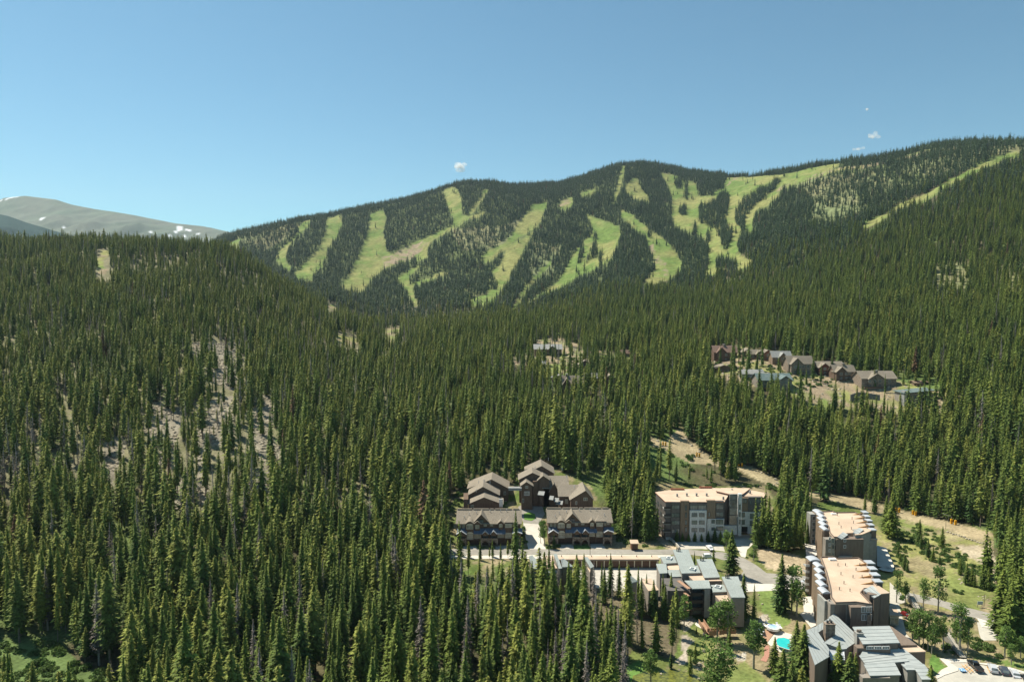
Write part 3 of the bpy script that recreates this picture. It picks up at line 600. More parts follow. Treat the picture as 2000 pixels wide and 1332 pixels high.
# ================================================================== BUILT PLACE
M_CONC = mat('concrete', (.44, .405, .345), (.52, .48, .41), .5, .9, big=(.06, .12))
M_ASPH = mat('asphalt', (.27, .25, .215), (.33, .305, .26), .6, .95, big=(.07, .12))
M_LOT = mat('lot_asphalt', (.40, .38, .33), (.47, .445, .38), .7, .95, big=(.08, .1))
M_DECKC = mat('terrace_concrete', (.54, .50, .43), (.62, .575, .50), .4, .9)
M_TAN = mat('tan_membrane', (.50, .375, .27), (.56, .425, .315), .35, .9, big=(.12, .1))
M_TANR = mat('red_flashing', (.30, .11, .06), (.36, .15, .09), 2, .6)
M_SHING = mat('tan_shingles', (.185, .155, .12), (.29, .25, .195), 2.2, .95, bump=.03, stretch=(1, 1, 3), big=(.15, .08))
M_GSHIN = mat('grey_green_shingles', (.26, .29, .27), (.35, .38, .36), 2.5, .95, bump=.03, big=(.15, .08))
M_METAL = mat('grey_metal_roof', (.34, .365, .35), (.40, .42, .40), .4, .55, .3, 0)
M_SEAM = mat('roof_seam', (.20, .215, .21), (.24, .25, .245), 1, .6)
M_WMET = mat('pale_metal', (.44, .46, .48), (.55, .57, .59), .6, .4, .5, .2)
M_BLUEM = mat('porch_metal', (.10, .125, .17), (.13, .155, .20), .6, .45, .5, .2)
M_BROWN = mat('brown_wood', (.115, .075, .052), (.18, .125, .09), 1.2, .9, stretch=(3, 3, .35), bump=.02)
M_BROWN2 = mat('plank_brown', (.19, .135, .09), (.27, .20, .14), 1.3, .9, stretch=(3, 3, .2), bump=.02)
M_CHAR = mat('charcoal_panel', (.11, .10, .09), (.15, .135, .12), 1, .7)
M_TAUPE = mat('taupe_siding', (.24, .21, .175), (.29, .255, .215), .7, .9, big=(.2, .08))
M_DTAUPE = mat('dark_brown_siding', (.18, .138, .108), (.225, .175, .138), .8, .9, stretch=(2, 2, .3))
M_GREYW = mat('grey_stucco', (.29, .285, .255), (.35, .34, .31), .7, .9)
M_STONE = mat('pale_stone', (.50, .49, .46), (.68, .665, .63), 1.6, .95, bump=.06, detail=2)
M_BSTONE = mat('brown_stone', (.17, .13, .10), (.32, .26, .20), 1.4, .95, bump=.08, detail=2)
M_CREAM = mat('cream_frame', (.62, .56, .42)); M_WHITE = mat('white_paint', (.78, .77, .73), rough=.6); M_DARKF = mat('dark_frame', (.05, .045, .04), rough=.5)
M_GLASS = mat('window_glass', (.07, .085, .085), (.20, .23, .22), .35, .12, .8)  # pane colours lightened to stand in for reflected light
M_BLIND = mat('window_with_blinds', (.42, .40, .32), (.22, .21, .17), .8, .25, .6)
M_DOOR = mat('garage_door_brown', (.10, .06, .042), (.13, .08, .055), 1.5, .7)
M_DECKW = mat('deck_wood', (.34, .20, .13), (.42, .26, .17), 2, .85, stretch=(1, 4, 1))
M_DIRT = mat('tan_earth', (.36, .28, .18), (.46, .37, .26), .5, .95, bump=.1, big=(.1, .15))
M_GRAV = mat('gravel_stone', (.38, .34, .28), (.62, .56, .47), 1.8, .95, bump=.15, detail=3)
M_LAWN = mat('lawn', (.135, .20, .045), (.22, .245, .07), .35, .95, bump=.05, big=(.08, .2))
M_BRLAWN = mat('bright_lawn', (.10, .22, .04), (.17, .29, .06), .3, .95, bump=.05)
M_WATER = mat('pool_water', (.02, .42, .42), (.05, .52, .50), .5, .08, .5)
M_POND = mat('pond_water', (.06, .07, .02), (.20, .21, .04), 1.1, .25, .5)
M_BLACK = mat('black_rubber_and_shade', (.02, .02, .02), rough=.8); M_CHR = mat('dark_pipe', (.07, .07, .07), rough=.5)
M_YEL = mat('yellow_pad', (.75, .38, .02), rough=.6); M_ORL = mat('orange_line', (.70, .36, .08)); M_BLU = mat('blue_paint', (.10, .32, .62))
M_ROCK = mat('boulder_stone', (.27, .235, .17), (.46, .40, .30), .9, .95, bump=.1)
M_TEAL = mat('teal_roof', (.10, .145, .14), (.15, .19, .18), .5, .6); M_REDR = mat('red_brown_roof', (.17, .11, .085), (.23, .155, .12), 1, .9)
M_LGREY = mat('light_grey_roof', (.24, .24, .225), (.32, .32, .30), .8, .8)

def loc(mb, root):
    L_ = root.location; mb.v = [(p[0]-L_.x, p[1]-L_.y, p[2]-L_.z) for p in mb.v]; return mb
def put(mb, name, m, root, **kw): return loc(mb, root).build(name, m, root, **kw)
def sub(mb, name, m, parent, root, **kw): return loc(mb, root).build(name, m, parent, **kw)

def window(root, o, u, n, w_, h_, cols=2, rows=1, fm=None, gm=None, fw=.10, arch=False, name='window'):
    """o: lower left corner on the wall, u along it, n outwards"""
    o = Vector(o); u = Vector(u).normalized(); n = Vector(n).normalized(); z = Vector((0, 0, 1)); fm = fm or M_CREAM; gm = gm or M_GLASS
    def bar(mb, a0, a1, b0, b1, d0, d1):
        q = lambda d: [o+u*a0+z*b0+n*d, o+u*a1+z*b0+n*d, o+u*a1+z*b1+n*d, o+u*a0+z*b1+n*d]
        mb.hexa(q(d0), q(d1))
    f = MB(); bar(f, -fw, 0, -fw, h_+fw, -.02, .10); bar(f, w_, w_+fw, -fw, h_+fw, -.02, .10); bar(f, 0, w_, -fw, 0, -.02, .10); bar(f, 0, w_, h_, h_+fw, -.02, .10)
    for k in range(1, cols): bar(f, w_*k/cols-fw*.4, w_*k/cols+fw*.4, 0, h_, -.02, .08)
    for k in range(1, rows): bar(f, 0, w_, h_*k/rows-fw*.3, h_*k/rows+fw*.3, -.02, .07)
    if arch:
        m_ = 8; A_ = [o+u*(w_/2-w_/2*math.cos(math.pi*k/m_))+z*(h_+fw+w_*.22*math.sin(math.pi*k/m_)) for k in range(m_+1)]
        f.hexa([p-n*.02 for p in A_], [p+n*.09 for p in A_])
    fo = sub(f, name, fm, root, root)
    g = MB(); bar(g, 0, w_, 0, h_, -.015, .04); sub(g, 'pane', gm, fo, root); return fo
FN = (0, -1, 0); UX = (1, 0, 0)
def wpx(root, Y, x0, y0, x1, y1, **k):                        # window in a wall that faces the drone at distance Y
    a = P(x0, y1, Y); b = P(x1, y0, Y); return window(root, a, UX, FN, b.x-a.x, b.z-a.z, **k)
def slab_px(root, name, m, Y, x0, y0, x1, y1, t=.3, **k):     # panel of a wall facing the drone
    a = P(x0, y1, Y); b = P(x1, y0, Y); return put(MB().box(a.x, b.x, Y, Y+t, a.z, b.z), name, m, root, **k)
def gable(root, xa, xb, yf, yb, z0, ze, za, wm, rm, oh=.5, ohf=.6, t=.22, xc=None, name='roof', wall=True):
    """ridge runs in depth; gable wall at yf facing the drone"""
    xc = (xa+xb)/2 if xc is None else xc
    if wall:
        w_ = MB(); f = [(xa, yf, z0), (xb, yf, z0), (xb, yf, ze-.05), (xc, yf, za-.15), (xa, yf, ze-.05)]; w_.hexa(f, [(p[0], yb, p[2]) for p in f]); put(w_, 'wall', wm, root)
    for s_, xe in ((-1, xa), (1, xb)):
        sl = (ze-za)/abs(xe-xc); x2 = xe+s_*oh; z2 = ze+sl*oh
        p = [(xc, yf-ohf, za), (x2, yf-ohf, z2), (x2, yb, z2), (xc, yb, za)]
        put(MB().slab([(a, b, c+t) for a, b, c in p], t), name, rm, root)
def gable_x(root, xa, xb, yf, yb, z0, ze, za, wm, rm, oh=.5, t=.22, yc=None, ohe=.6, zeb=None):
    """ridge runs sideways; eave faces the drone"""
    yc = (yf+yb)/2 if yc is None else yc; zeb = ze if zeb is None else zeb
    w_ = MB(); f = [(xa, yf, z0), (xa, yb, z0), (xa, yb, zeb-.05), (xa, yc, za-.15), (xa, yf, ze-.05)]; w_.hexa(f, [(xb, p[1], p[2]) for p in f]); put(w_, 'wall', wm, root)
    for s_, ye, zz in ((-1, yf, ze), (1, yb, zeb)):
        sl = (zz-za)/abs(ye-yc); y2 = ye+s_*oh; z2 = zz+sl*oh
        put(MB().slab([(xa-ohe, yc, za+t), (xb+ohe, yc, za+t), (xb+ohe, y2, z2+t), (xa-ohe, y2, z2+t)], t), 'roof', rm, root)
def vents(root, pts, h=.8, m=None):
    for (x, y, z) in pts: put(MB().tube((x, y, z-.3), (x, y, z+h), .11, .11, 6).tube((x, y, z+h), (x, y, z+h+.15), .18, .15, 6), 'vent_pipe', m or M_WMET, root)

# ------------------------------------------------------------------ sheets on the ground
def sheet(name, poly, m, off=.03, step=None, kind='structure', z=None, **kw):
    pts = [hit(*p) if z is None else G(p[0], p[1], z) for p in dens(poly, 30)]; xy = [(p.x, p.y) for p in pts]
    x0 = min(p[0] for p in xy); x1 = max(p[0] for p in xy); y0 = min(p[1] for p in xy); y1 = max(p[1] for p in xy)
    st = step or max(2.0, max(x1-x0, y1-y0)/24); n0 = len(xy); V = [Vector(p) for p in xy]
    reg = np.array(xy); gx, gy = np.meshgrid(np.arange(x0+st/2, x1, st), np.arange(y0+st/2, y1, st)); gx = gx.ravel(); gy = gy.ravel()
    if len(gx):
        mk = inside(reg, gx, gy); V += [Vector((a, b)) for a, b in zip(gx[mk], gy[mk])]
    vo, _, fo, *_r = delaunay_2d_cdt(V, [], [list(range(n0))], 1, 1e-4)
    vx = np.array([v.x for v in vo]); vy = np.array([v.y for v in vo]); vz = H(vx, vy)+off if z is None else np.full(len(vx), z+off)
    mb = MB(); mb.v = list(zip(vx, vy, vz)); mb.f = [tuple(f) for f in fo]; mb.m = [0]*len(fo)
    return mb.build(name, m, kind=kind, **kw)
c1 = lambda *p: tr(p, 5.0, 860, 880)
c2 = lambda *p: tr(p, 5.55, 1200, 920)
c3 = lambda *p: tr(p, 4.348, 1000, 1040)
c4 = lambda *p: tr(p, 7.01, 1540, 960)
c5 = lambda *p: tr(p, 4.348, 1540, 1100)
c6 = lambda *p: tr(p, 3.398, 1460, 940)
h5 = lambda *p: tr(p, 10.09, 1460, 1200)
h6 = lambda *p: tr(p, 10.0, 1280, 1200)
sheet('road', [(880,1072),(1100,1073),(1344,1073),(1412,1078),(1452,1089),(1478,1104),(1497,1119),(1583,1127),(1583,1143),(1515,1140),(1440,1140),(1428,1128),(1446,1124),(1452,1115),(1440,1103),(1400,1090),(1344,1083),(1100,1083),(880,1084)], M_ASPH, .02)
sheet('pavement', [(880,1085),(1100,1084),(1310,1084),(1310,1090),(1100,1091),(880,1092)], M_DECKC, .10)
sheet('kerb_apron', [(1325,1073),(1321,1064),(1319,1059),(1345,1056),(1380,1057),(1412,1065),(1416,1077),(1372,1072)], M_CONC, .03)
sheet('driveway', [(1431,1046),(1470,1043),(1473,1060),(1459,1074),(1456,1089),(1447,1087),(1438,1066)], M_DECKC, .04)
sheet('driveway', [(1022,1022),(1052,1024),(1058,1040),(1066,1072.5),(1032,1072.5),(1024,1040)], M_DECKC, .03)
sheet('turning_circle', [(1034,978),(1048,984),(1060,990),(1064,1005),(1052,1024),(1022,1022),(1012,990),(1022,984)], M_ASPH, .05)
sheet('planted_island', [(1023,1004),(1035,1001),(1045,1005),(1046,1013),(1038,1018),(1024,1015)], M_BRLAWN, .16)
sheet('front_driveway', [(1093,1064),(1119,1063),(1121,1072.5),(1094,1072.5)], M_CONC, .04)
sheet('front_driveway', [(1152,1062),(1178,1062),(1183,1072.5),(1155,1072.5)], M_CONC, .04)
sheet('front_driveway', [(905,1067),(930,1067),(932,1072),(905,1072)], M_CONC, .04)
sheet('front_driveway', [(967,1066),(992,1066),(994,1072),(968,1072)], M_CONC, .04)
sheet('garage_court', [(1030,1112),(1290,1106),(1300,1150),(1240,1160),(1180,1150),(1100,1140),(1030,1130)], M_CONC, .03)
sheet('concrete_band', [(1440,1140.5),(1515,1140.5),(1583,1143.5),(1583,1150),(1515,1153),(1456,1156),(1440,1150)], M_DECKC, .05)
sheet('terrace', c5((120,300),(205,285),(262,420),(275,520),(190,560),(95,440),(130,420)), M_DECKC, .5)
sheet('terrace', c4((222,730),(430,728),(465,890),(300,905),(250,960)), M_DECKC, .8)
sheet('terrace', c4((1210,760),(1340,800),(1445,1045),(1430,1110),(1210,1040)), M_DECKC, .8)
sheet('terrace', c5((760,60),(830,40),(900,70),(880,90),(800,80)), M_DECKC, .8)
sheet('side_yard', c5((860,160),(960,260),(1000,330),(940,350),(1000,600),(1060,660),(960,640),(860,520)), M_CONC, .04)
sheet('side_road', c5((960,215),(1040,255),(1250,300),(1500,372),(1740,432),(1745,500),(1640,480),(1500,440),(1300,370),(1100,330),(1000,300)), M_ASPH, .04)
sheet('road_loop', c5((1600,500),(1745,495),(1775,560),(1765,655),(1640,655),(1620,600)), M_LOT, .05)
sheet('traffic_island', c5((1590,462),(1680,490),(1715,515),(1690,550),(1640,545),(1620,500)), M_DECKC, .16)
sheet('car_park', c5((1260,985),(1330,950),(1440,915),(1430,890),(1372,848),(1500,846),(1640,862),(1880,905),(2100,965),(2300,1200),(1300,1200)), M_LOT, .03)
sheet('kerb', c5((1280,808),(1515,818),(1540,842),(1700,852),(1880,885),(2100,950),(2100,968),(1880,907),(1700,868),(1500,846),(1372,848),(1440,893),(1442,915),(1330,950),(1262,985),(1245,965),(1300,905),(1355,882)), M_DECKC, .15)
sheet('lawn', c5((125,240),(150,240),(200,280),(160,290)), M_BRLAWN, .6)
sheet('pond', [(1236,1320),(1262,1311),(1300,1308),(1340,1312),(1390,1320),(1405,1360),(1400,1420),(1225,1420)], M_POND, .04)
sheet('paved_path', h6((770,190),(830,120),(900,280),(800,230)), M_DECKC, .1)
sheet('pool_surround', h5((390,560),(540,370),(620,320),(870,390),(960,560),(930,740),(640,740),(450,620)), M_DECKC, .08)
sheet('wooden_terrace', h5((290,360),(400,290),(545,345),(395,545),(320,520)), M_DECKW, .12)
sheet('brick_terrace', h5((330,600),(430,620),(430,820),(370,940),(250,900),(330,800)), mat('brick_paving', (.36,.17,.12), (.45,.25,.18), 2), .08)

pool = thing('swimming_pool', 'small turquoise swimming pool set in pale paving beside the grey roofed clubhouse', 'swimming pool', G(1530, 1258, .1))
pc = h5((565,500),(600,462),(720,453),(830,488),(845,600),(830,690),(760,672),(640,632),(585,590))
cop = [G(*p, .16) for p in pc]; cc = sum(cop, Vector())/len(cop)
mbp = MB()
for a, b in zip(cop, cop[1:]+cop[:1]):
    a2 = cc+(a-cc)*1.07; b2 = cc+(b-cc)*1.07; mbp.hexa([(q.x, q.y, .1) for q in (a, b, b2, a2)], [(q.x, q.y, .22) for q in (a, b, b2, a2)])
put(mbp, 'coping', M_DECKC, pool); put(MB().slab([(p.x, p.y, .17) for p in cop], .05), 'water', M_WATER, pool)
tub = thing('hot_tub', 'round pale blue hot tub on the wooden terrace above the swimming pool', 'hot tub', G(1510, 1227, .1))
tb = MB(); R1 = 1.6
for k in range(16):
    a = 2*math.pi*k/16; b = 2*math.pi*(k+1)/16; q = lambda r, t: Vector((r*math.cos(t), r*math.sin(t), 0)); c_ = Vector(tub.location)
    pts_ = [q(R1, a), q(R1+.35, a), q(R1+.35, b), q(R1, b)]; tb.hexa([(c_.x+p.x, c_.y+p.y, 0) for p in pts_], [(c_.x+p.x, c_.y+p.y, .75) for p in pts_])
put(tb, 'rim', M_WHITE, tub); put(MB().slab([(c_.x+R1*math.cos(2*math.pi*k/16), c_.y+R1*math.sin(2*math.pi*k/16), .62) for k in range(16)], .1), 'water', mat('tub_water', (.25, .42, .62), (.5, .62, .75), 1, .1), tub)
for k, (px, py) in enumerate([(1496,1224),(1500,1219),(1519,1222),(1524,1226),(1487,1233),(1483,1238)]):
    g0 = G(px, py, .12); s_ = thing('lounge_chair', '', 'lounge chair', g0, random.uniform(-.6, .6), 'white lounge chairs by the hot tub and pool')
    tag(s_, ['white lounge chair at the left side of the pale blue hot tub', 'white lounge chair just behind the pale blue hot tub', 'white lounge chair at the right side of the hot tub', 'white lounge chair between hot tub and clubhouse spruces', 'white lounge chair on the brown deck nearest the gravel', 'white lounge chair at the lower left edge of the brown deck'][k])
    MB().box(-.35, .35, -.9, .5, .28, .36).build('seat', M_WHITE, s_); MB().hexa([(-.35,.5,.28),(.35,.5,.28),(.35,.58,.28),(-.35,.58,.28)], [(-.35,.95,.8),(.35,.95,.8),(.35,1.03,.8),(-.35,1.03,.8)]).build('backrest', M_WHITE, s_)
    for sx in (-.32, .27):
        for sy in (-.85, .4): MB().box(sx, sx+.05, sy, sy+.05, 0, .28).build('leg', M_WHITE, s_)

# ------------------------------------------------------------------ the two brown townhouse rows by the road
YB = G(1100, 1063.5).y+1.6
def qb(cx, cy, d=0): v = P(cx/11.1+1040, cy/11.1+960, YB+d); return v.x, v.z
def townhouse():
    x0, ze = qb(345, 655); x1, _ = qb(1712, 655); yr = YB+7; zr = P(1130, 960+372/11.1, yr).z
    root = thing('townhouse_row', 'brown timber townhouse row right of the driveway with garages facing the road', 'townhouses', ((x0+x1)/2, YB, 0), group='long brown townhouse rows beside the road')
    W = lambda a, b, c, d, dy=0, **k: (lambda p, q: window(root, (p[0], YB+dy, p[1]), UX, FN, q[0]-p[0], q[1]-p[1], **k))(qb(a, d, dy), qb(c, b, dy))
    gable_x(root, x0, x1, YB, YB+14, 0, ze, zr, M_BROWN, M_SHING, oh=.7)
    for a, b in ((310,620),(650,985),(1010,1090),(1120,1480),(1510,1640)): # raised ridge vents
        xa = P(a/11.1+1040, 994, yr).x; xb = P(b/11.1+1040, 994, yr).x; put(MB().box(xa, xb, yr-.35, yr+.35, zr+.1, zr+.55), 'ridge_vent', M_SHING, root)
    def gb(ax, ay, e0, e1, ey, dy, wall_to=None, yb=6, rm=M_SHING, wm=M_BROWN, name='dormer_roof'):
        xa, z1 = qb(e0, ey, dy); xb, _ = qb(e1, ey, dy); xc, za = qb(ax, ay, dy); z0 = qb(0, wall_to, dy)[1] if wall_to else z1-1.0
        gable(root, xa+.35, xb-.35, YB+dy, YB+dy+yb, z0, z1+.2, za, wm, rm, .45, .5, .18, xc, name=name)
    gb(868, 470, 700, 1040, 640, -.1, 700, 7.5); gb(790, 615, 722, 860, 665, -1.0, 822, 4); gb(1295, 605, 1228, 1360, 655, -.9, 800, 4)
    # hipped cross roof
    xa, z1 = qb(1365, 640, -.7); xb, _ = qb(1600, 640, -.7); xc, za = qb(1440, 505, 3.2)
    put(MB().hexa([(xa, YB-.72, z1), (xb, YB-.72, z1), (xb, YB+6, z1), (xa, YB+6, z1)], [(xc-.1, YB+3, za), (xc+.1, YB+3, za), (xc+.1, YB+6.5, za), (xc-.1, YB+6.5, za)]), 'hip_roof', M_SHING, root)
    # eyebrow bay
    xa, z1 = qb(535, 675, -1.1); xb, zt = qb(715, 622, -1.1); ar = [(xa+(xb-xa)*k/10, z1+(zt-z1)*math.sin(math.pi*k/10)) for k in range(11)]
    m_ = MB()
    for (a, za_), (b, zb_) in zip(ar, ar[1:]): m_.hexa([(a, YB-1.6, za_), (b, YB-1.6, zb_), (b, YB+3.5, zb_+.6), (a, YB+3.5, za_+.6)], [(a, YB-1.6, za_+.2), (b, YB-1.6, zb_+.2), (b, YB+3.5, zb_+.8), (a, YB+3.5, za_+.8)])
    put(m_, 'eyebrow_roof', M_SHING, root)
    fr = [(a, YB-1.1, z_) for a, z_ in ar]; z0 = qb(0, 1010)[1]; fr = [(xa, YB-1.1, z0), (xb, YB-1.1, z0)]+fr[::-1]; put(MB().hexa(fr, [(p[0], YB+.2, p[2]) for p in fr]), 'bay', M_BROWN, root)
    a = qb(1375, 1000, -.8); b = qb(1535, 655, -.8); put(MB().box(a[0], b[0], YB-.8, YB+.2, a[1], b[1]), 'bay', M_BROWN, root)
    for a in ((385,670,425,750),(465,690,510,760)): W(*a, dy=-.02, cols=1, gm=M_BLIND)
    W(555, 700, 692, 782, -1.1, cols=4, arch=True, gm=M_BLIND); W(745, 700, 825, 775, -1.0, cols=3, gm=M_BLIND); W(825, 590, 912, 665, -.1, cols=2, arch=True, fm=M_DARKF)
    W(925, 690, 980, 722, -.12, cols=2, gm=M_BLIND); W(1060, 662, 1118, 715, -.02, cols=2, gm=M_BLIND); W(1258, 690, 1325, 738, -.9, cols=2, arch=True, gm=M_BLIND)
    W(1390, 672, 1525, 748, -.8, cols=5, gm=M_BLIND); W(1562, 662, 1592, 722, -.02, cols=1, gm=M_BLIND); W(1622, 642, 1662, 705, -.02, cols=1, gm=M_BLIND)
    W(567, 880, 695, 1000, -1.1, cols=4, rows=3, arch=True, gm=M_BLIND); W(717, 895, 850, 988, -.02, cols=4, rows=3, gm=M_BLIND)
    W(1222, 880, 1356, 966, -.02, cols=5, rows=3, gm=M_BLIND); W(1387, 868, 1525, 975, -.8, cols=5, rows=3, gm=M_BLIND)
    for a, b, lo in ((565,698,1128),(716,856,1128),(1238,1362,1112),(1386,1530,1112)):
        p = qb(a, lo, -.1); q = qb(b, 1028 if a < 900 else 1000, -.1); d_ = put(MB().box(p[0], q[0], YB-.12, YB+.02, .05, q[1]), 'garage_door', M_DOOR, root)
        for r_ in range(4): z_ = .1+(q[1]-.15)*r_/4; sub(MB().box(p[0]+.1, q[0]-.1, YB-.17, YB-.12, z_+.06, z_+(q[1]-.15)/4-.06), 'door_panel', M_DOOR, d_, root)
    # porch roofs of standing seam metal
    for a, b in ((345,560),(705,1390),(1540,1755)):
        p = qb(a, 760); q = qb(b, 760); zt = qb(0, 765)[1]; zf = P(1100, 960+890/11.1, YB-2.3).z
        put(MB().slab([(p[0], YB-2.3, zf), (q[0], YB-2.3, zf), (q[0], YB+.02, zt), (p[0], YB+.02, zt)], .15), 'porch_roof', M_BLUEM, root)
        k = p[0]+.6
        sm = MB()
        while k < q[0]: sm.hexa([(k, YB-2.3, zf), (k+.06, YB-2.3, zf), (k+.06, YB, zt), (k, YB, zt)], [(k, YB-2.3, zf+.07), (k+.06, YB-2.3, zf+.07), (k+.06, YB, zt+.07), (k, YB, zt+.07)]); k += 1.1
        put(sm, 'roof_seam', M_SEAM, root, kind='stuff')
    for ax, ay, e0, e1, ey in ((965,835,900,1032,885),(1145,826,1080,1216,885),(450,832,345,560,900),(1632,840,1550,1760,885)):
        gb(ax, ay, e0, e1, ey, -2.35, None, 2.2, M_WMET, M_BROWN, 'porch_gable')
    # balconies on stone piers with arches
    def balcony(a, b):
        xa, _ = qb(a, 1000, -2.2); xb, _ = qb(b, 1000, -2.2); zb = qb(0, 1030, -2.2)[1]; zp = qb(0, 985, -2.2)[1]; zt = P(1100, 960+885/11.1, YB-2.2).z
        bl = put(MB().box(xa, xb, YB-2.2, YB, zb-.3, zb), 'balcony', M_BROWN, root)
        sub(MB().box(xa, xb, YB-2.25, YB-2.0, zb, zp), 'parapet', M_BSTONE, bl, root)
        for x_ in (xa-.25, xb-.35):
            put(MB().box(x_, x_+.6, YB-2.35, YB-1.75, 0, zp+.1), 'stone_pier', M_BSTONE, root); put(MB().box(x_+.15, x_+.4, YB-2.2, YB-1.95, zp+.1, zt-.1), 'post', M_BROWN, root)
        m_ = MB(); n = 8; w_ = xb-xa-.6
        for k in range(n):
            t0, t1 = k/n, (k+1)/n; x_0 = xa+.3+w_*t0; x_1 = xa+.3+w_*t1; h0 = zb-1.3+.95*math.sin(math.pi*t0); h1 = zb-1.3+.95*math.sin(math.pi*t1)
            m_.hexa([(x_0, YB-2.3, h0), (x_1, YB-2.3, h1), (x_1, YB-1.9, h1), (x_0, YB-1.9, h0)], [(x_0, YB-2.3, zb-.3), (x_1, YB-2.3, zb-.3), (x_1, YB-1.9, zb-.3), (x_0, YB-1.9, zb-.3)])
        put(m_, 'arch', M_BSTONE, root)
        p = (xa+.5, YB-.03, zb+.05); window(root, p, UX, FN, xb-xa-1, 2.1, cols=2, fm=M_DARKF, name='balcony_door')
        window(root, (xa+.8, YB-.03, .1), UX, FN, xb-xa-1.6, 2.0, cols=1, fm=M_BROWN, gm=M_DOOR, name='front_door')
    for a, b in ((880,1050),(1052,1225),(1540,1712),(372,545)): balcony(a, b)
    vents(root, [(P(1040+a/11.1, 1000, YB+3.5).x, YB+yy, ze+(zr-ze)*yy/7+.2) for a, yy in ((490,2.2),(580,4),(742,4.6),(1260,5.6),(1390,5.8),(1555,3),(1030,5.5))], .9)
    return root
def copy_tree(o, parent=None, off=(0, 0, 0)):
    kids = list(o.children); c = o.copy(); COL.objects.link(c); c.parent = parent
    if parent is None: c.location = Vector(o.location)+Vector(off)
    for ch in kids: copy_tree(ch, c)
    return c
TH = townhouse(); T2 = copy_tree(TH, None, (-181.5/FPX*YB, -1.4, 0))
T2['label'] = 'brown timber townhouse row left of the driveway partly screened by small spruces'

# ------------------------------------------------------------------ brown gabled condominiums behind
def zP(py, Y): return P(1000, py, Y).z
def X_(px, Y): return P(px, 900, Y).x
def gpx(root, xl, xr, ax, ay, ey, Y, depth, base, wm=M_BROWN, rm=M_SHING, oh=.6):
    gable(root, X_(xl, Y)+.3, X_(xr, Y)-.3, Y, Y+depth, base, zP(ey, Y), zP(ay, Y), wm, rm, oh, .6, .2, X_(ax, Y))
rC = thing('condominium_block', 'brown condominium with stepped tan shingle gables behind the left townhouse row', 'condominium', (X_(945, 305), 305, 2))
gpx(rC, 913, 982, 945, 971, 984, 304, 9, 2); gpx(rC, 914, 975, 943, 950.5, 966, 312, 12, 2); gpx(rC, 913, 994, 960, 936, 953.5, 322, 13, 3)
put(MB().prism([(X_(905, 304), 304, zP(975, 304)), (X_(914, 304), 304, zP(975, 304)), (X_(914, 314), 314, zP(975, 304)), (X_(905, 314), 314, zP(975, 304))], 1), 'side_wing', M_BROWN, rC)
for a in ((984,960,988,966),(984,979,989,984)): wpx(rC, 321.9, *a, cols=2)
wpx(rC, 303.9, 920, 986, 925, 991, cols=2)
vents(rC, [(X_(930, 308), 308, 15.8), (X_(945, 318), 318, 17.5), (X_(957, 316), 316, 17.3), (X_(935, 318), 318, 17)], .9)
slab_px(rC, 'porch_roof', M_WMET, 302, 975, 975, 982, 990, .5)
rD = thing('condominium_block', 'tall brown condominium with clustered gables at the head of the turning circle', 'condominium', (X_(1040, 318), 318, 5))
gpx(rD, 1017, 1041, 1028, 941, 948, 315, 8, 3); gpx(rD, 1013, 1070, 1040, 923, 936, 321, 10, 4); gpx(rD, 1026, 1083, 1058, 910, 924, 331, 13, 6)
gpx(rD, 1050, 1074, 1061, 929, 937, 318, 6, 4); put(MB().box(X_(1041, 318), X_(1053, 318), 318, 326, 3, zP(940, 318)), 'wall', M_BROWN, rD)
wpx(rD, 314.9, 1024, 960, 1034, 967, cols=4, fm=M_WHITE); wpx(rD, 314.9, 1026, 949, 1031, 953, cols=2); wpx(rD, 320.9, 1043, 943, 1047, 950, cols=1); wpx(rD, 314.9, 1020, 974, 1023, 981, cols=1)
slab_px(rD, 'porch_roof', M_LGREY, 313, 993, 953, 1019, 958, 2.5); vents(rD, [(X_(1071, 334), 334, 24), (X_(1045, 326), 326, 22)], 1)
rE = thing('condominium_block', 'sprawling brown condominium with low gables behind the right townhouse row', 'condominium', (X_(1115, 316), 316, 4))
def rot_gx(root, pxa, pxb, pya, pyr, pyb, Y0, Y1, Yr, base):  # eave line pxa..pxb slanting away
    za = zP(pya, Y0); ridge = zP(pyr, Yr); xa, xb = X_(pxa, Y0), X_(pxb, Y1)
    f = [(xa, Y0, za), (xb, Y1, za), (xb+3, Y1+7, ridge), (xa+3, Yr, ridge), ]; bk = [(xa+3, Yr, ridge), (xb+3, Y1+7, ridge), (xb+6, Y1+14, za), (xa+6, Yr+7, za)]
    put(MB().slab(f, .25), 'roof', M_SHING, root); put(MB().slab([(a, b, c+.003) for a, b, c in bk], .25), 'roof', M_SHING, root)
    put(MB().prism([(xa+.7, Y0+.7, za-.3), (xb-.7, Y1+.7, za-.3), (xb+5, Y1+13, za-.3), (xa+6, Yr+6, za-.3)], base), 'wall', M_BROWN, root)
gable_x(rE, X_(1062, 318), X_(1110, 318), 318, 333, 3, zP(953, 318), zP(930, 325), M_BROWN, M_SHING)
gable_x(rE, X_(1093, 308), X_(1130, 308), 309, 323, 3, zP(970, 308), zP(947, 316), M_BROWN, M_SHING)
gpx(rE, 1114, 1160, 1144, 958, 975, 304, 14, 2); gpx(rE, 1073, 1091, 1082, 944, 957, 317.4, 6, 4); gpx(rE, 1125, 1148, 1141, 952, 962, 318, 6, 3)
for a in ((1104,975,1109,983),(1114,979,1117,985)): wpx(rE, 308.9, *a, cols=2, fm=M_CREAM, gm=M_BLIND)
wpx(rE, 303.9, 1124, 979, 1127, 985, cols=1); wpx(rE, 303.9, 1140, 972, 1147, 977, cols=2)
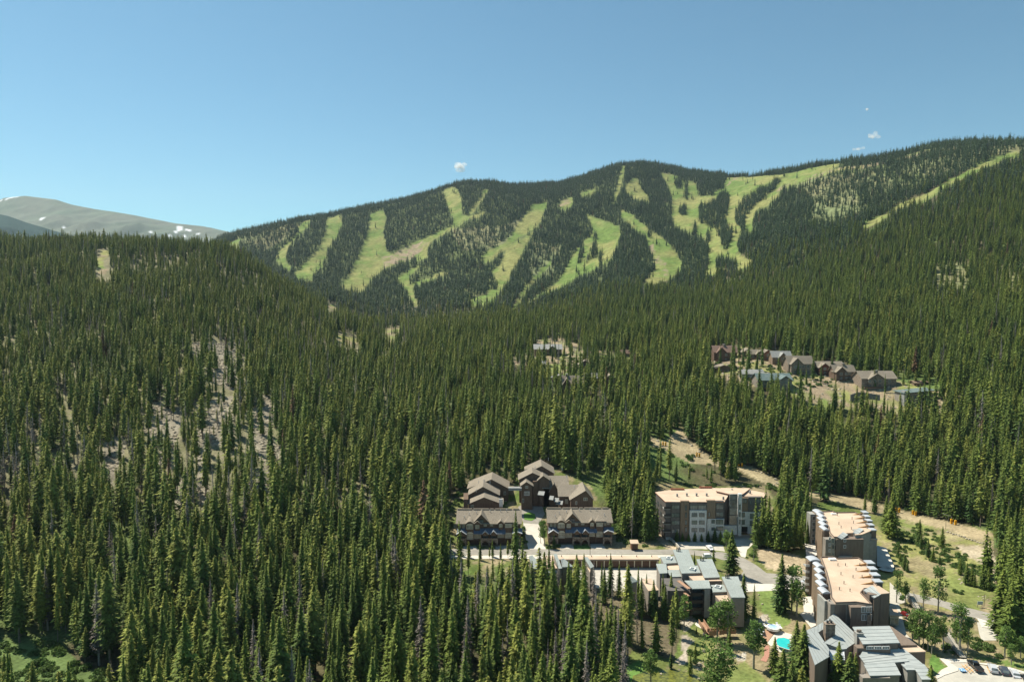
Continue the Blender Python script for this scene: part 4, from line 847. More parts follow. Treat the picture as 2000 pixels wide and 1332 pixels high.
for x0, y0, x1, y1 in ((1072,968,1080,975),(1082,970,1090,979),(1085,977,1098,984),(1050,960,1062,966)):
    a = P(x0, y1, 306); b = P(x1, y0, 306); put(MB().slab([(a.x, 306, a.z), (b.x, 305, a.z), (b.x+.6, 308, a.z+1.0), (a.x+.6, 308.5, a.z+1.0)], .2), 'porch_roof', M_LGREY, rE)
vents(rE, [(X_(1107, 318), 318, 19.5), (X_(1122, 312), 312, 16.5), (X_(1098, 324), 324, 21.5)], 1)

# ------------------------------------------------------------------ five storey block with tan flat roof
rF = thing('apartment_block', 'five storey apartment block with tan flat roof and pale stone and dark panel front', 'apartment block', (X_(1340, 296), 300, 0))
ZR = 16.8; YF = G(1340, 979, ZR).y
def roofpoly(root, pts, z, wm, rm=M_TAN, z0=0, t=.35, edge=M_TANR, grow=.35, name='roof'):
    v = ccw([G(p[0], p[1], z) for p in pts]); c_ = sum(v, Vector())/len(v)
    put(MB().prism([(p.x, p.y, z-t) for p in v], z0), 'wall', wm, root)
    g_ = []
    for i, p in enumerate(v):
        a, b = v[i-1], v[(i+1) % len(v)]; d1 = (p-a).normalized(); d2 = (b-p).normalized(); nn = Vector((d1.y+d2.y, -d1.x-d2.x, 0)); nn.normalize(); g_.append(p+nn*grow)
    put(MB().slab([(p.x, p.y, z-.06) for p in g_], t-.06), 'fascia', edge, root)
    return put(MB().slab([(p.x, p.y, z) for p in g_], .058), name, rm, root)
roofpoly(rF, c2((450,228),(556,328),(1000,330),(1185,330),(1232,250),(1165,185),(1050,182),(750,198),(610,205)), ZR, M_CHAR)
roofpoly(rF, c2((1108,213),(1165,182),(1468,185),(1385,246),(1242,244)), ZR+.9, M_CHAR)
roofpoly(rF, c2((1392,268),(1470,205),(1640,236),(1612,282),(1452,272)), ZR, M_CHAR)
def F(name, m, x0, y0, x1, y1, d, t=1.2): a = c2((x0, y0), (x1, y1)); return slab_px(rF, name, m, YF-d, a[0][0], a[0][1], a[1][0], a[1][1], t)
def FW(x0, y0, x1, y1, d, **k): a = c2((x0, y0), (x1, y1)); k.setdefault('fm', M_DARKF); return wpx(rF, YF-d-.01, a[0][0], a[0][1], a[1][0], a[1][1], **k)
F('wall_panel', M_CHAR, 612, 332, 712, 760, .5); F('wall_panel', M_BROWN2, 712, 324, 812, 760, .8); F('wall_panel', M_CHAR, 815, 350, 1003, 424, 1.0, 1.6)
F('stone_wall', M_STONE, 814, 424, 1001, 760, 1.6, 2); F('wall_panel', M_BROWN2, 1001, 318, 1098, 518, 1.0, 1.6); F('wall_panel', M_CHAR, 1098, 324, 1187, 518, .6)
F('stone_wall', M_STONE, 1003, 518, 1190, 760, 1.2, 1.6)
for y in (368, 455, 538, 625): FW(622, y, 705, y+42, .5, cols=3)
for y in (372, 450, 530, 610): FW(768, y, 783, y+50, .8, cols=1)
FW(820, 368, 902, 416, 1.0, cols=3); FW(908, 368, 998, 416, 1.0, cols=3)
for y in (455, 535, 617):
    for x in (840, 920): FW(x, y, x+55, y+38, 1.6, cols=2, fm=M_BROWN)
FW(1019, 448, 1036, 492, 1.0, cols=1); FW(1104, 356, 1178, 410, .6, cols=2); FW(1102, 444, 1180, 488, .6, cols=2); FW(1102, 525, 1178, 572, 1.2, cols=2)
FW(1054, 528, 1086, 562, 1.2, cols=1); FW(1054, 610, 1082, 638, 1.2, cols=1); FW(1105, 600, 1178, 640, 1.2, cols=2)
for y in range(0, 4): # balconies on the left flank
    a = c2((540, 395+y*82), (612, 412+y*82)); b = P(a[0][0], a[0][1], YF-.2); e = P(a[1][0], a[1][1], YF-.2)
    bl = put(MB().box(b.x-.2, e.x-.15, YF-.6, YF+2.4, e.z, e.z+.25), 'balcony', M_LGREY, rF); sub(MB().box(b.x-.2, e.x-.15, YF-.62, YF-.55, e.z+.25, e.z+1.2), 'railing', M_DARKF, bl, rF)
a = G(*c2((450, 228))[0], ZR); b = G(*c2((556, 328))[0], ZR); ud = (b-a).normalized(); nn = Vector((ud.y, -ud.x, 0)); 
if nn.x > 0: nn = -nn
for lv in range(4):
    for t_ in (.2, .5): p = a+(b-a)*t_; window(rF, (p.x, p.y, 2+lv*3.3)+nn*.05 if False else Vector((p.x, p.y, 2+lv*3.3))+nn*.03, ud, nn, 1.6, 1.7, cols=2, fm=M_DARKF)
F('stair_glass', M_GLASS, 1245, 250, 1334, 580, -2.0, .5); F('stone_wall', M_STONE, 1338, 248, 1386, 700, -1.2, 1.6); F('wall_panel', M_BROWN2, 1386, 290, 1450, 442, -2.0, 1)
for y in (310, 390, 470): F('floor_band', M_CHAR, 1245, y, 1334, y+10, -1.9, .5)
F('stone_wall', M_STONE, 1386, 442, 1612, 600, -1.6, 1.8); F('wall_panel', M_CHAR, 1452, 282, 1612, 441, -1.7, 1.5); F('stone_wall', M_STONE, 1450, 600, 1612, 680, -1.6, 1.8)
FW(1388, 292, 1434, 345, -2.0, cols=2); FW(1352, 362, 1366, 412, -1.2, cols=1)
for y in (445, 525): FW(1351, y, 1365, y+46, -1.2, cols=1); FW(1376, y+4, 1412, y+50, -1.2 if False else -1.6, cols=2)
for y in (462, 540): FW(1470, y, 1512, y+50, -1.6, cols=2)
FW(1470, 320, 1486, 360, -1.7, cols=1); FW(1530, 300, 1600, 350, -1.7, cols=3)
F('garage_shade_panel', M_BLACK, 1330, 600, 1442, 655, -2.6, .3); F('stone_wall', M_STONE, 1190, 590, 1330, 690, -1.4, 1)  # garage entrance: solid black slab, its inner shade put in as colour
for p in c2((680,268),(785,262),(890,262),(1000,262),(1275,216),(1470,236),(1180,300)):
    g0 = G(*p, ZR+.3); put(MB().box(g0.x-.35, g0.x+.35, g0.y-.35, g0.y+.35, ZR-.1, ZR+1.3), 'roof_vent', M_LGREY, rF)
for a, b in (((610,205),(750,197)),((920,186),(1050,180))):
    p = G(*c2(a)[0], ZR); q = G(*c2(b)[0], ZR); put(MB().box(p.x, q.x, p.y-.2, p.y+.4, ZR-.3, ZR+.8), 'parapet', M_TANR, rF)
# low planting wall in front
rw = thing('retaining_wall', 'curved pale concrete retaining wall in front of the apartment block', 'wall', G(1330, 1056, 0))
pl = [G(*p, 0) for p in c2((560,745),(600,742),(660,800),(700,845))]
for a, b in zip(pl, pl[1:]):
    d_ = (b-a).normalized(); n2 = Vector((-d_.y, d_.x, 0)); put(MB().obox(a, d_, n2, (b-a).length, .4, 0, 1.1), 'wall_section', M_CONC, rw)

# ------------------------------------------------------------------ roofed blocks given by roof corners seen in the photo
def block(root, corners, zs, wm, rm, z0=0, oh=.25, t=.3, roof='roof', wall='wall', edge=None):
    zs = zs if isinstance(zs, (list, tuple)) else [zs]*len(corners)
    v = [G(p[0], p[1], z) for p, z in zip(corners, zs)]; v = ccw([tuple(q) for q in v]); v = [Vector(q) for q in v]
    w_ = put(MB().prism([(p.x, p.y, p.z-t) for p in v], z0), wall, wm, root); g_ = []
    for i, p in enumerate(v):
        a, b = v[i-1], v[(i+1) % len(v)]; d1 = Vector((p.x-a.x, p.y-a.y, 0)).normalized(); d2 = Vector((b.x-p.x, b.y-p.y, 0)).normalized(); nn = Vector((d1.y+d2.y, -d1.x-d2.x, 0)); nn.normalize(); g_.append(p+nn*oh)
    r_ = put(MB().slab([(p.x, p.y, p.z) for p in g_], t-.003), roof, rm, root); return w_, r_, v
def wall_windows(root, a, b, rows, n, w_, h_, z0, dz, fm=None, gm=None, cols=2, s0=.12, s1=.88, out=None, name='window'):
    """windows along the wall a->b (plan points); outward side faces `out`"""
    a = Vector((a[0], a[1], 0)); b = Vector((b[0], b[1], 0)); u_ = (b-a).normalized(); nn = Vector((u_.y, -u_.x, 0)); out = out or (0, -1, 0)
    if nn.dot(Vector(out)) < 0: nn = -nn
    for r_ in range(rows):
        for k in range(n):
            t_ = s0+(s1-s0)*(k+.5)/n; p = a+(b-a)*t_-u_*w_/2; window(root, Vector((p.x, p.y, z0+dz*r_))+nn*.03, u_, nn, w_, h_, cols=cols, fm=fm or M_WHITE, gm=gm, name=name)

# ------------------------------------------------------------------ grey shingled lodge, stepped wings
rG = thing('grey_lodge', 'grey shingle roofed lodge of stepped shed roofed wings with dark open balconies', 'lodge', G(1370, 1150, 0))
q3 = lambda *p: tr(p, 8.326, 1280, 1060)
shed = [((295,112),(530,108),(628,362),(392,376)), ((678,265),(915,262),(1040,552),(802,562)), ((1090,550),(1340,545),(1450,880),(1240,880))]
zz = [(10.8, 9.2), (11.2, 9.6), (11.4, 9.8)]
for s_, (zb, zf) in zip(shed, zz):
    w0, r0, v = block(rG, q3(*s_), [zb, zb, zf, zf], M_TAUPE, M_GSHIN)
    (xa, ya), (xb, yb) = s_[0], s_[1]
    for k in range(3):
        g0 = G(*q3((xa+55+k*25, ya+25))[0], zb-.2); put(MB().tube((g0.x, g0.y, zb-.4), (g0.x, g0.y, zb+1.1), .17, .17, 6), 'flue_pipe', M_CHR, rG)
mids = [((90,225),(300,215),(342,318),(145,330)), ((390,378),(684,368),(728,480),(435,490)), ((905,685),(1110,680),(1150,785),(940,795))]
for k, (s_, z_) in enumerate(zip(mids, (9.4, 9.8, 9.0))):
    block(rG, q3(*s_), [z_+.5, z_+.5, z_, z_], M_TAUPE, M_GSHIN)
    cx, cy = ((220,258),(603,430),(1015,722))[k]; g0 = G(*q3((cx, cy))[0], z_+.4)
    sk = put(MB().obox((g0.x-1.1, g0.y, 0), Vector((.85, -.5, 0)), Vector((.5, .85, 0)), 1.9, 1.9, z_-.1, z_+.75), 'skylight', M_WHITE, rG); sub(MB().obox((g0.x-.75, g0.y, 0), Vector((.85, -.5, 0)), Vector((.5, .85, 0)), 1.2, 1.2, z_+.75, z_+.85), 'glass', M_GLASS, sk, rG)
for s_, z_ in ((((150,345),(345,335),(388,372),(385,440),(235,440)), 8.6), (((505,500),(728,495),(805,565),(1010,565),(1085,612),(640,622)), 8.9), (((925,800),(1160,800),(1250,880),(1262,942),(1060,948)), 8.0)):
    block(rG, q3(*s_), z_, M_TAUPE, M_TAN, roof='flat_roof', oh=.1)
block(rG, q3((22,340),(170,338),(188,484),(75,492)), [9.3, 9.3, 9, 9], M_TAUPE, M_GSHIN); block(rG, q3((185,440),(388,436),(428,542),(265,546)), [8.8, 8.8, 8.2, 8.2], M_CHAR, M_GSHIN)
# balcony tower: roof on slabs, open front
tw = q3((472,610),(868,603),(905,735),(605,742)); vv = [G(*p, z_) for p, z_ in zip(tw, (10.6, 10.6, 10, 10))]
put(MB().slab([tuple(p) for p in vv], .3), 'roof', M_GSHIN, rG)
L0, R0, R1_, L1 = vv[3], vv[2], vv[1], vv[0]                # front left, front right, back right, back left
yb_ = R0.y+2.2; xr = R0.x
put(MB().box(L0.x+.2, xr-.2, yb_, R1_.y, 0, 9.6), 'wall', M_CHAR, rG); put(MB().box(xr-2.1, xr-.15, R0.y+.3, yb_+.01, 0, 9.6), 'stair_wall', M_GREYW, rG)
for lv in range(4):
    z_ = .1+lv*2.45
    bl = put(MB().box(L0.x-.4, xr-2.1, R0.y+.25, yb_, z_+2.2, z_+2.42), 'balcony', M_DARKF, rG)
    if lv < 3: sub(MB().box(L0.x-.4, xr-2.1, R0.y+.25, R0.y+.32, z_+2.42, z_+3.3), 'railing', M_DARKF, bl, rG)
    window(rG, (L0.x+1, yb_-.02, z_+.2), UX, FN, 2.6, 1.8, cols=2, fm=M_DARKF, name='balcony_door'); window(rG, (L0.x+5, yb_-.02, z_+.2), UX, FN, 2.2, 1.8, cols=2, fm=M_DARKF, name='balcony_door')
    # slanting gallery on the left flank
    a = Vector((L0.x-.4, R0.y+.3, z_+2.3)); b = Vector((L1.x-1, L1.y+2, z_+2.3)); ud = (b-a).normalized(); nn = Vector((-ud.y, ud.x, 0)); put(MB().obox(a, ud, nn, (b-a).length, 1.2, z_+2.2, z_+2.4), 'gallery', M_DECKW, rG)
for x_ in (L0.x-.35, L0.x+3.6, xr-2.2): put(MB().box(x_, x_+.15, R0.y+.25, R0.y+.4, 0, 9.8), 'post', M_DARKF, rG)
put(MB().box(L1.x-6, L1.x+1, L1.y-2, L1.y+8, 0, 8), 'wall', M_CHAR, rG)
for x, y in ((925,905),(1000,900)): p = G(*q3((x, y+120))[0], 2); window(rG, (p.x, G(*q3((1060,948))[0], 8).y-.05, 4.6), UX, FN, 1, 1.3, cols=1)
# partly hidden grey wings left of it
def small_wing(label, pieces):
    root = None
    for kind_, s_, zs in pieces:
        if root is None: root = thing('grey_lodge_wing', label, 'lodge wing', G(*c3(s_[-1])[0], 0), group='grey lodge wings half hidden by spruces')
        if kind_ == 's': block(root, c3(*s_), zs, M_TAUPE, M_GSHIN)
        else: block(root, c3(*s_), zs, M_TAUPE, M_TAN, roof='flat_roof', oh=.1)
    return root
r1 = small_wing('grey shed roofed lodge wing half hidden by spruces, leftmost below the road', [('s', ((148,200),(172,193),(272,300),(180,305)), [11, 11, 8.5, 8.5]), ('f', ((255,222),(350,222),(400,300),(275,305)), 7.5), ('s', ((262,310),(420,308),(425,335),(270,338)), [7, 7, 6.4, 6.4])])
r2 = small_wing('grey wing with narrow slanting roof and tan flat roof, second along the garage court', [('s', ((358,182),(378,180),(420,300),(400,302)), [11, 11, 8.5, 8.5]), ('s', ((420,225),(440,220),(515,285),(430,290)), [10.4, 10.4, 8.6, 8.6])])
r3 = small_wing('slim grey roofed wing at the left end of the open garage row', [('s', ((615,207),(640,207),(692,285),(668,298)), [9.5, 9.5, 8, 8]), ('f', ((622,255),(640,250),(665,300),(662,335)), 7)])
r4 = small_wing('grey wing with tan flat roof standing in front of the garage court', [('s', ((970,355),(990,350),(1062,410),(1000,430)), [11, 11, 9, 9]), ('f', ((1100,392),(1180,388),(1245,485),(1160,492)), 8.4)])
for r_, s_ in ((r1, (365,345)), (r4, (1175,515))):
    g0 = G(*c3(s_)[0], 5)
    for k in range(2): window(r_, (g0.x+k*2.2, g0.y-2.5, 3.6), UX, FN, 1.4, 1.4, cols=2)

# ------------------------------------------------------------------ garage row
YG_ = G(1200, 1107).y; ga = X_(1062, YG_); gb_ = X_(1289, YG_)
rR = thing('garage_row', 'long low garage row with tan flat roof and brown doors above the court', 'garages', ((ga+gb_)/2, YG_, 0))
put(MB().box(ga, gb_, YG_, YG_+3.2, 0, 2.75), 'wall', M_BROWN2, rR); put(MB().box(ga-.2, gb_+.2, YG_-.5, YG_+3.4, 2.753, 3.2), 'fascia', M_TAUPE, rR); put(MB().box(ga-.1, gb_+.1, YG_-.4, YG_+3.3, 3.203, 3.27), 'roof', M_TAN, rR)
x_ = ga+.3; k = 0
while x_+2.6 < gb_:
    d_ = put(MB().box(x_, x_+2.55, YG_-.06, YG_+.02, .02, 2.3), 'garage_door', M_DOOR, rR)
    for r_ in range(4): sub(MB().box(x_+.08, x_+2.47, YG_-.10, YG_-.06, .08+r_*.55, .55+r_*.55), 'door_panel', M_DOOR, d_, rR)
    put(MB().box(x_+2.58, x_+2.88, YG_-.35, YG_-.001, 0, 2.74), 'post', M_CREAM, rR)
    if k % 2 == 0: put(MB().tube((x_+1, YG_+2, 3.2), (x_+1, YG_+2, 3.9), .15, .15), 'roof_vent', M_CHR, rR)
    x_ += 2.95; k += 1
# timber shed by the road
p = G(1239.5, 1073.2, 0); rS = thing('timber_shed', 'small red brown timber shed with pale flat roof at the roadside among bushes', 'shed', p)
MB().box(-1.4, 1.4, 0, 2.4, 0, 2.5).build('wall', mat('red_timber', (.20, .10, .07), (.27, .15, .10), 2, .9, stretch=(3, 1, .3)), rS); MB().hexa([(-1.7,-.4,2.5),(1.7,-.4,2.5),(1.7,2.7,2.5),(-1.7,2.7,2.5)], [(-1.7,-.4,2.8),(1.7,-.4,2.8),(1.7,2.7,3.3),(-1.7,2.7,3.3)]).build('roof', M_TAN, rS)
MB().box(-.9, -.03, -.05, -.001, .05, 2.1).build('door', M_DOOR, rS); MB().box(.03, .9, -.05, -.001, .05, 2.1).build('door', M_DOOR, rS)

# ------------------------------------------------------------------ the two long blocks with tan roofs and finned flanks
def long_block(root, roof_pts, z_, fins, caps_r, zfin, wm=M_DTAUPE):
    block(root, roof_pts, z_, wm, M_TAN, roof='flat_roof', oh=.05, t=.35)
    # parapet trim
    v = ccw([tuple(G(*p, z_)) for p in roof_pts]); tm = MB()
    for a, b in zip(v, v[1:]+v[:1]):
        a = Vector(a); b = Vector(b); d_ = (b-a).normalized(); nn = Vector((-d_.y, d_.x, 0))
        tm.obox(a, d_, nn, (b-a).length, .22, z_+.003, z_+.45)
    put(tm, 'parapet', M_DTAUPE, root)
    for (x0, y0, x1, y1) in fins:                             # barrel capped towers on the left flank
        a = G(x0, y1, zfin); b = G(x1, y1, zfin); dpt = G(x0, y0, zfin).y-a.y; n = 6
        put(MB().box(a.x, b.x, a.y, a.y+dpt, 0, zfin-.3), 'fin_tower', M_DTAUPE, root)
        put(MB().box(a.x-.04, b.x+.04, a.y+.4, a.y+dpt-.4, .2, zfin-.31) if False else MB().box(a.x-.35, a.x+.02, a.y+.5, a.y+dpt-.5, 0, zfin-.6), 'fin_panel', M_BROWN2, root)
        m_ = MB(); w_ = b.x-a.x+.1
        for k in range(n):
            t0, t1 = k/n, (k+1)/n; X0, X1 = a.x-.05+w_*t0, a.x-.05+w_*t1; h0, h1 = zfin-.3+.75*math.sin(math.pi*(.12+.76*t0)), zfin-.3+.75*math.sin(math.pi*(.12+.76*t1))
            m_.hexa([(X0, a.y-.2, zfin-.3), (X1, a.y-.2, zfin-.3), (X1, a.y+dpt+.2, zfin-.3), (X0, a.y+dpt+.2, zfin-.3)], [(X0, a.y-.2, h0), (X1, a.y-.2, h1), (X1, a.y+dpt+.2, h1), (X0, a.y+dpt+.2, h0)])
        put(m_, 'barrel_cap', M_WMET, root)
    for (x0, y0, x1, y1) in caps_r:                           # boxed chimneys on the right flank, with a notch and timber cheek
        a = G(x0, y1, zfin+.3); b = G(x1, y1, zfin+.3); dpt = max(1.6, G(x0, y0, zfin+.3).y-a.y)
        ch = put(MB().box(a.x, b.x, a.y, a.y+dpt, 0, zfin+.1), 'chimney_tower', M_DTAUPE, root); put(MB().box(a.x-.15, b.x+.15, a.y-.15, a.y+dpt+.15, zfin+.1, zfin+.45), 'metal_cap', M_WMET, root)
        put(MB().box(a.x-3.2, a.x-.05, a.y-.3, a.y+dpt*.55, 0, z_-.4), 'set_back_wall', M_GREYW, root)
        c_ = G(x0-14, y1-1, z_); put(MB().hexa([(a.x-4.8, a.y+.1, z_+.01), (a.x-.6, a.y+.1, z_+.01), (a.x-.6, a.y+.3, z_+.01), (a.x-4.8, a.y+.3, z_+.01)], [(a.x-4.7, a.y+.1, z_+.05), (a.x-.6, a.y+.1, z_+.9), (a.x-.6, a.y+.3, z_+.9), (a.x-4.7, a.y+.3, z_+.05)]), 'timber_cheek', mat('orange_timber', (.50, .27, .10), (.58, .33, .14), 2), root)
def metal_shed(root, pts, zs, wm=M_DTAUPE, z0=0, n=5, flip=False, rm=M_METAL, name='metal_roof', oh=.2):
    """standing seam roof: each panel between two seams is a part; pts p0-p1 ridge side, p3-p2 eave side"""
    v = [G(p[0], p[1], z) for p, z in zip(pts, zs)]; put(MB().prism([(p.x, p.y, p.z-.25) for p in v], z0), 'wall', wm, root)
    c_ = sum(v, Vector())/4; v = [c_+(p-c_)*(1+oh*2/max(1, (p-c_).length)) for p in v]
    a, b, c, d = v
    if flip: a, b, c, d = b, c, d, a
    rf = put(MB().slab([tuple(p-Vector((0, 0, .05))) for p in v], .2), name, M_SEAM, root)
    for k in range(n):
        t0, t1 = k/n+.003, (k+1)/n-.003; q = [a.lerp(b, t0), a.lerp(b, t1), d.lerp(c, t1), d.lerp(c, t0)]; q = [p+Vector((0, 0, .02)) for p in q]
        sub(MB().slab([tuple(p) for p in q], .066), 'roof_panel', rm, rf, root)
        e = a.lerp(b, t0); f = d.lerp(c, t0); s1 = (b-a).normalized()*.09
        sub(MB().hexa([e, e+s1, f+s1, f], [p+Vector((0, 0, .07)) for p in (e, e+s1, f+s1, f)]), 'seam', M_SEAM, rf, root)
    return rf
rN = thing('long_condominium', 'farther of the two long brown blocks with tan roofs and white capped fins', 'condominium', G(1650, 1075, 0))
NP = c4((440,280),(600,272),(645,292),(910,288),(1010,338),(1030,400),(1060,450),(1085,520),(1020,525),(890,580),(800,583),(690,632),(620,630),(560,560),(545,480),(500,400),(470,320))
long_block(rN, NP, 13.3, [tuple(c4(a)[0]+c4(b)[0]) for a, b in (((384,250),(485,290)),((442,302),(515,345)),((456,352),(532,402)),((470,412),(548,460)),((486,472),(562,522)))],
           [tuple(c4(a)[0]+c4(b)[0]) for a, b in (((1034,262),(1096,290)),((1062,318),(1124,345)),((1088,375),(1150,402)),((1116,435),(1178,462)),((1134,500),(1204,528)))], 13.9)
a = G(*c4((1120,520))[0], 14.3); b = G(*c4((905,590))[0], 13.8)
block(rN, c4((912,565),(1010,500),(1120,512),(1122,530),(1000,580),(915,590)), 14.3, M_GREYW, M_TAN); block(rN, c4((1118,620),(1212,640),(1212,655),(1120,640)), 11, M_GREYW, M_TAN, roof='flat_roof')
metal_shed(rN, c4((890,555),(965,495),(1020,520),(945,585)), [14.6, 14.9, 14.9, 14.2], M_GREYW, n=3); metal_shed(rN, c4((675,615),(745,555),(805,588),(730,645)), [13.8, 14.2, 14.0, 13.2], M_DTAUPE, n=3)
YN = G(*c4((1120,530))[0], 14.3).y-.2; a0 = X_(c4((960,0))[0][0], YN); a1 = X_(c4((1122,0))[0][0], YN)
put(MB().box(a0, a1, YN-.3, YN+3, 0, 13.9), 'end_wall', M_GREYW, rN); b1 = X_(c4((1213,0))[0][0], YN)
put(MB().box(a1+.003, b1, YN-.1, YN+4, 0, 10.5), 'end_wall', M_GREYW, rN)
for y in (722, 806, 890):
    for x in (980, 1004): q = c4((x, y), (x+16, y+45)); wpx(rN, YN-.32, q[0][0], q[0][1], q[1][0], q[1][1], cols=1, fm=M_WHITE)
YN2 = G(*c4((690,636))[0], 13.3).y-.3; put(MB().box(X_(c4((690,0))[0][0], YN2), a0-.003, YN2, YN2+3, 0, 13), 'end_wall', M_DTAUPE, rN)
for y in (648, 732):
    q = c4((757, y), (785, y+38)); wpx(rN, YN2-.02, q[0][0], q[0][1], q[1][0], q[1][1], cols=1, fm=M_WHITE)
YN3 = G(*c4((640,632))[0], 13.3).y-.2; put(MB().box(X_(c4((545,0))[0][0], YN3), X_(c4((690,0))[0][0], YN3)-.003, YN3, YN3+2.5, 0, 12.8), 'end_wall', M_TAUPE, rN)
for k, y in enumerate((640, 725, 805)):
    q = c4((585, y), (628, y+60)); wpx(rN, YN3-.02, q[0][0], q[0][1], q[1][0], q[1][1], cols=1, fm=M_CREAM, name='balcony_opening'); q = c4((553, y-15), (575, y+20)); wpx(rN, YN3-.02, q[0][0], q[0][1], q[1][0], q[1][1], cols=2, fm=M_WHITE)
    q = c4((640, y+20), (665, y+60)); wpx(rN, YN3-.02, q[0][0], q[0][1], q[1][0], q[1][1], cols=1, fm=M_DARKF)
block(rN, c4((680,900),(818,752),(958,768),(850,905)), 6.5, M_GREYW, M_TAN, roof='flat_roof', oh=.2)
g0 = [G(*c4(p)[0], 13.3) for p in ((620,310),(670,330),(870,380),(890,435),(690,450),(720,500),(860,520))]; vents(rN, [(g.x, g.y, 13.4) for g in g0], .8, M_CHR)
sk = G(*c4((618,312))[0], 13.3); put(MB().box(sk.x-1, sk.x+1, sk.y-.6, sk.y+.6, 13.303, 13.8), 'roof_hatch', M_WHITE, rN)
xl = G(*c4((384,290))[0], 13.9)
for lv in range(5): window(rN, (xl.x-1.6, xl.y+.2, .8+lv*2.5), UX, FN, 1.2, 1.5, cols=1, fm=M_WHITE)
put(MB().box(xl.x-2.4, xl.x-.003, xl.y+.3, xl.y+4, 0, 13.2), 'stair_tower', M_GREYW, rN)

rM = thing('long_condominium', 'nearer of the two long brown blocks, tan roof touching the clubhouse', 'condominium', G(1650, 1190, 0))
MP = c6((485,505),(560,503),(597,515),(735,510),(790,548),(800,575),(815,605),(830,640),(850,672),(862,700),(850,712),(775,716),(752,742),(828,822),(720,805),(585,810),(552,765),(545,700),(520,600))
long_block(rM, MP, 12, [tuple(c6(a)[0]+c6(b)[0]) for a, b in (((416,500),(485,525)),((462,540),(508,566)),((470,577),(514,604)),((478,618),(522,648)),((484,660),(532,692)),((498,706),(550,738)))],
           [tuple(c6(a)[0]+c6(b)[0]) for a, b in (((800,525),(845,545)),((818,565),(862,585)),((834,605),(880,625)),((850,648),(898,668)))], 12.5)
metal_shed(rM, c6((778,722),(828,692),(885,742),(840,768)), [13.2, 13.5, 13.3, 12.6], M_DTAUPE, n=3); block(rM, c6((832,700),(870,692),(944,738),(886,744)), 13.4, M_DTAUPE, M_TAN, oh=.1)
YM1 = G(*c6((944,742))[0], 13.4).y-.1; x0, x1 = X_(c6((842,0))[0][0], YM1), X_(c6((944,0))[0][0], YM1); put(MB().box(x0, x1, YM1, YM1+4, 0, 13.05), 'end_wall', M_DTAUPE, rM)
YM2 = G(*c6((720,806))[0], 12).y-.15; xa, xb, xc = (X_(c6((k, 0))[0][0], YM2) for k in (582, 720, 828))
put(MB().box(xa, xb, YM2, YM2+3, 0, 11.7), 'end_wall', M_TAUPE, rM); YM4 = G(*c6((828,824))[0], 12).y-.2; xb, xc = X_(c6((720, 0))[0][0], YM4), X_(c6((828, 0))[0][0], YM4); put(MB().box(xb+.003, xc, YM4, YM4+3, 0, 11.6), 'end_wall', M_DTAUPE, rM); put(MB().box(xc+.003, xc+1.3, YM4-.4, YM2+3, 0, 9.5), 'stone_pier', M_BSTONE, rM)
for y in (832, 883): q = c6((757, y), (823, y+36)); wpx(rM, YM4-.02, q[0][0], q[0][1], q[1][0], q[1][1], cols=4, fm=M_WHITE)
YM3 = YM2+3.2; xd = X_(c6((532, 0))[0][0], YM3); put(MB().box(xd, xa-.003, YM3-1, YM3+4, 0, 11.7), 'end_wall', M_GREYW, rM)
for y in (805, 850): q = c6((556, y), (578, y+38)); wpx(rM, YM3-1.02, q[0][0], q[0][1], q[1][0], q[1][1], cols=1, fm=M_WHITE, name='balcony_opening')
for y in (785, 830, 870): q = c6((537, y), (546, y+24)); wpx(rM, YM3-1.02, q[0][0], q[0][1], q[1][0], q[1][1], cols=1, fm=M_WHITE)
for q in c5((515,465),(650,475)):
    p = P(q[0], q[1], YM2-2); put(MB().slab([(p.x, YM2-.5, 5.5), (p.x+3.4, YM2-4.5, 4.0), (p.x+4.6, YM2-4.5, 4.0), (p.x+1.2, YM2-.5, 5.5)], .3), 'stair_roof', M_METAL, rM); put(MB().prism([(p.x, YM2-.5, 5.2), (p.x+3.4, YM2-4.5, 3.7), (p.x+4.6, YM2-4.5, 3.7), (p.x+1.2, YM2-.5, 5.2)], 0), 'stair_wall', M_GREYW, rM)
g0 = [G(*c6(p)[0], 12) for p in ((650,560),(620,620),(700,640),(610,720),(680,730),(640,680),(745,560),(720,590),(760,640),(600,560))]; vents(rM, [(g.x, g.y, 12.1) for g in g0], .7, M_CHR)
sk = G(*c6((563,521))[0], 12); put(MB().box(sk.x-1.2, sk.x+1.2, sk.y-.7, sk.y+.7, 12.003, 12.6), 'roof_hatch', M_WHITE, rM)
xl = G(*c6((416,525))[0], 12.5)
for lv in range(5): bl = put(MB().box(xl.x-1.3, xl.x-.003, xl.y+.3, xl.y+3, 1+lv*2.25, 1.2+lv*2.25), 'balcony', M_LGREY, rM); sub(MB().box(xl.x-1.35, xl.x-.02, xl.y+.25, xl.y+.32, 1.2+lv*2.25, 2+lv*2.25), 'railing', M_WHITE, bl, rM)
rT = thing('garage_annex', 'small flat roofed pale annex beside the nearer long block', 'annex', G(1757, 1210, 0))
block(rT, c5((862,360),(905,358),(938,440),(862,440)), 3.2, mat('pale_plaster', (.5, .46, .33), (.56, .52, .4), 1), M_TAN); wall_windows(rT, (G(*c5((868,440))[0], 3.2).x, G(*c5((868,440))[0], 3.2).y), (G(*c5((930,440))[0], 3.2).x, G(*c5((930,440))[0], 3.2).y), 1, 1, 2.4, 2.1, .1, 1, fm=M_CREAM, gm=M_BLIND, name='garage_door')

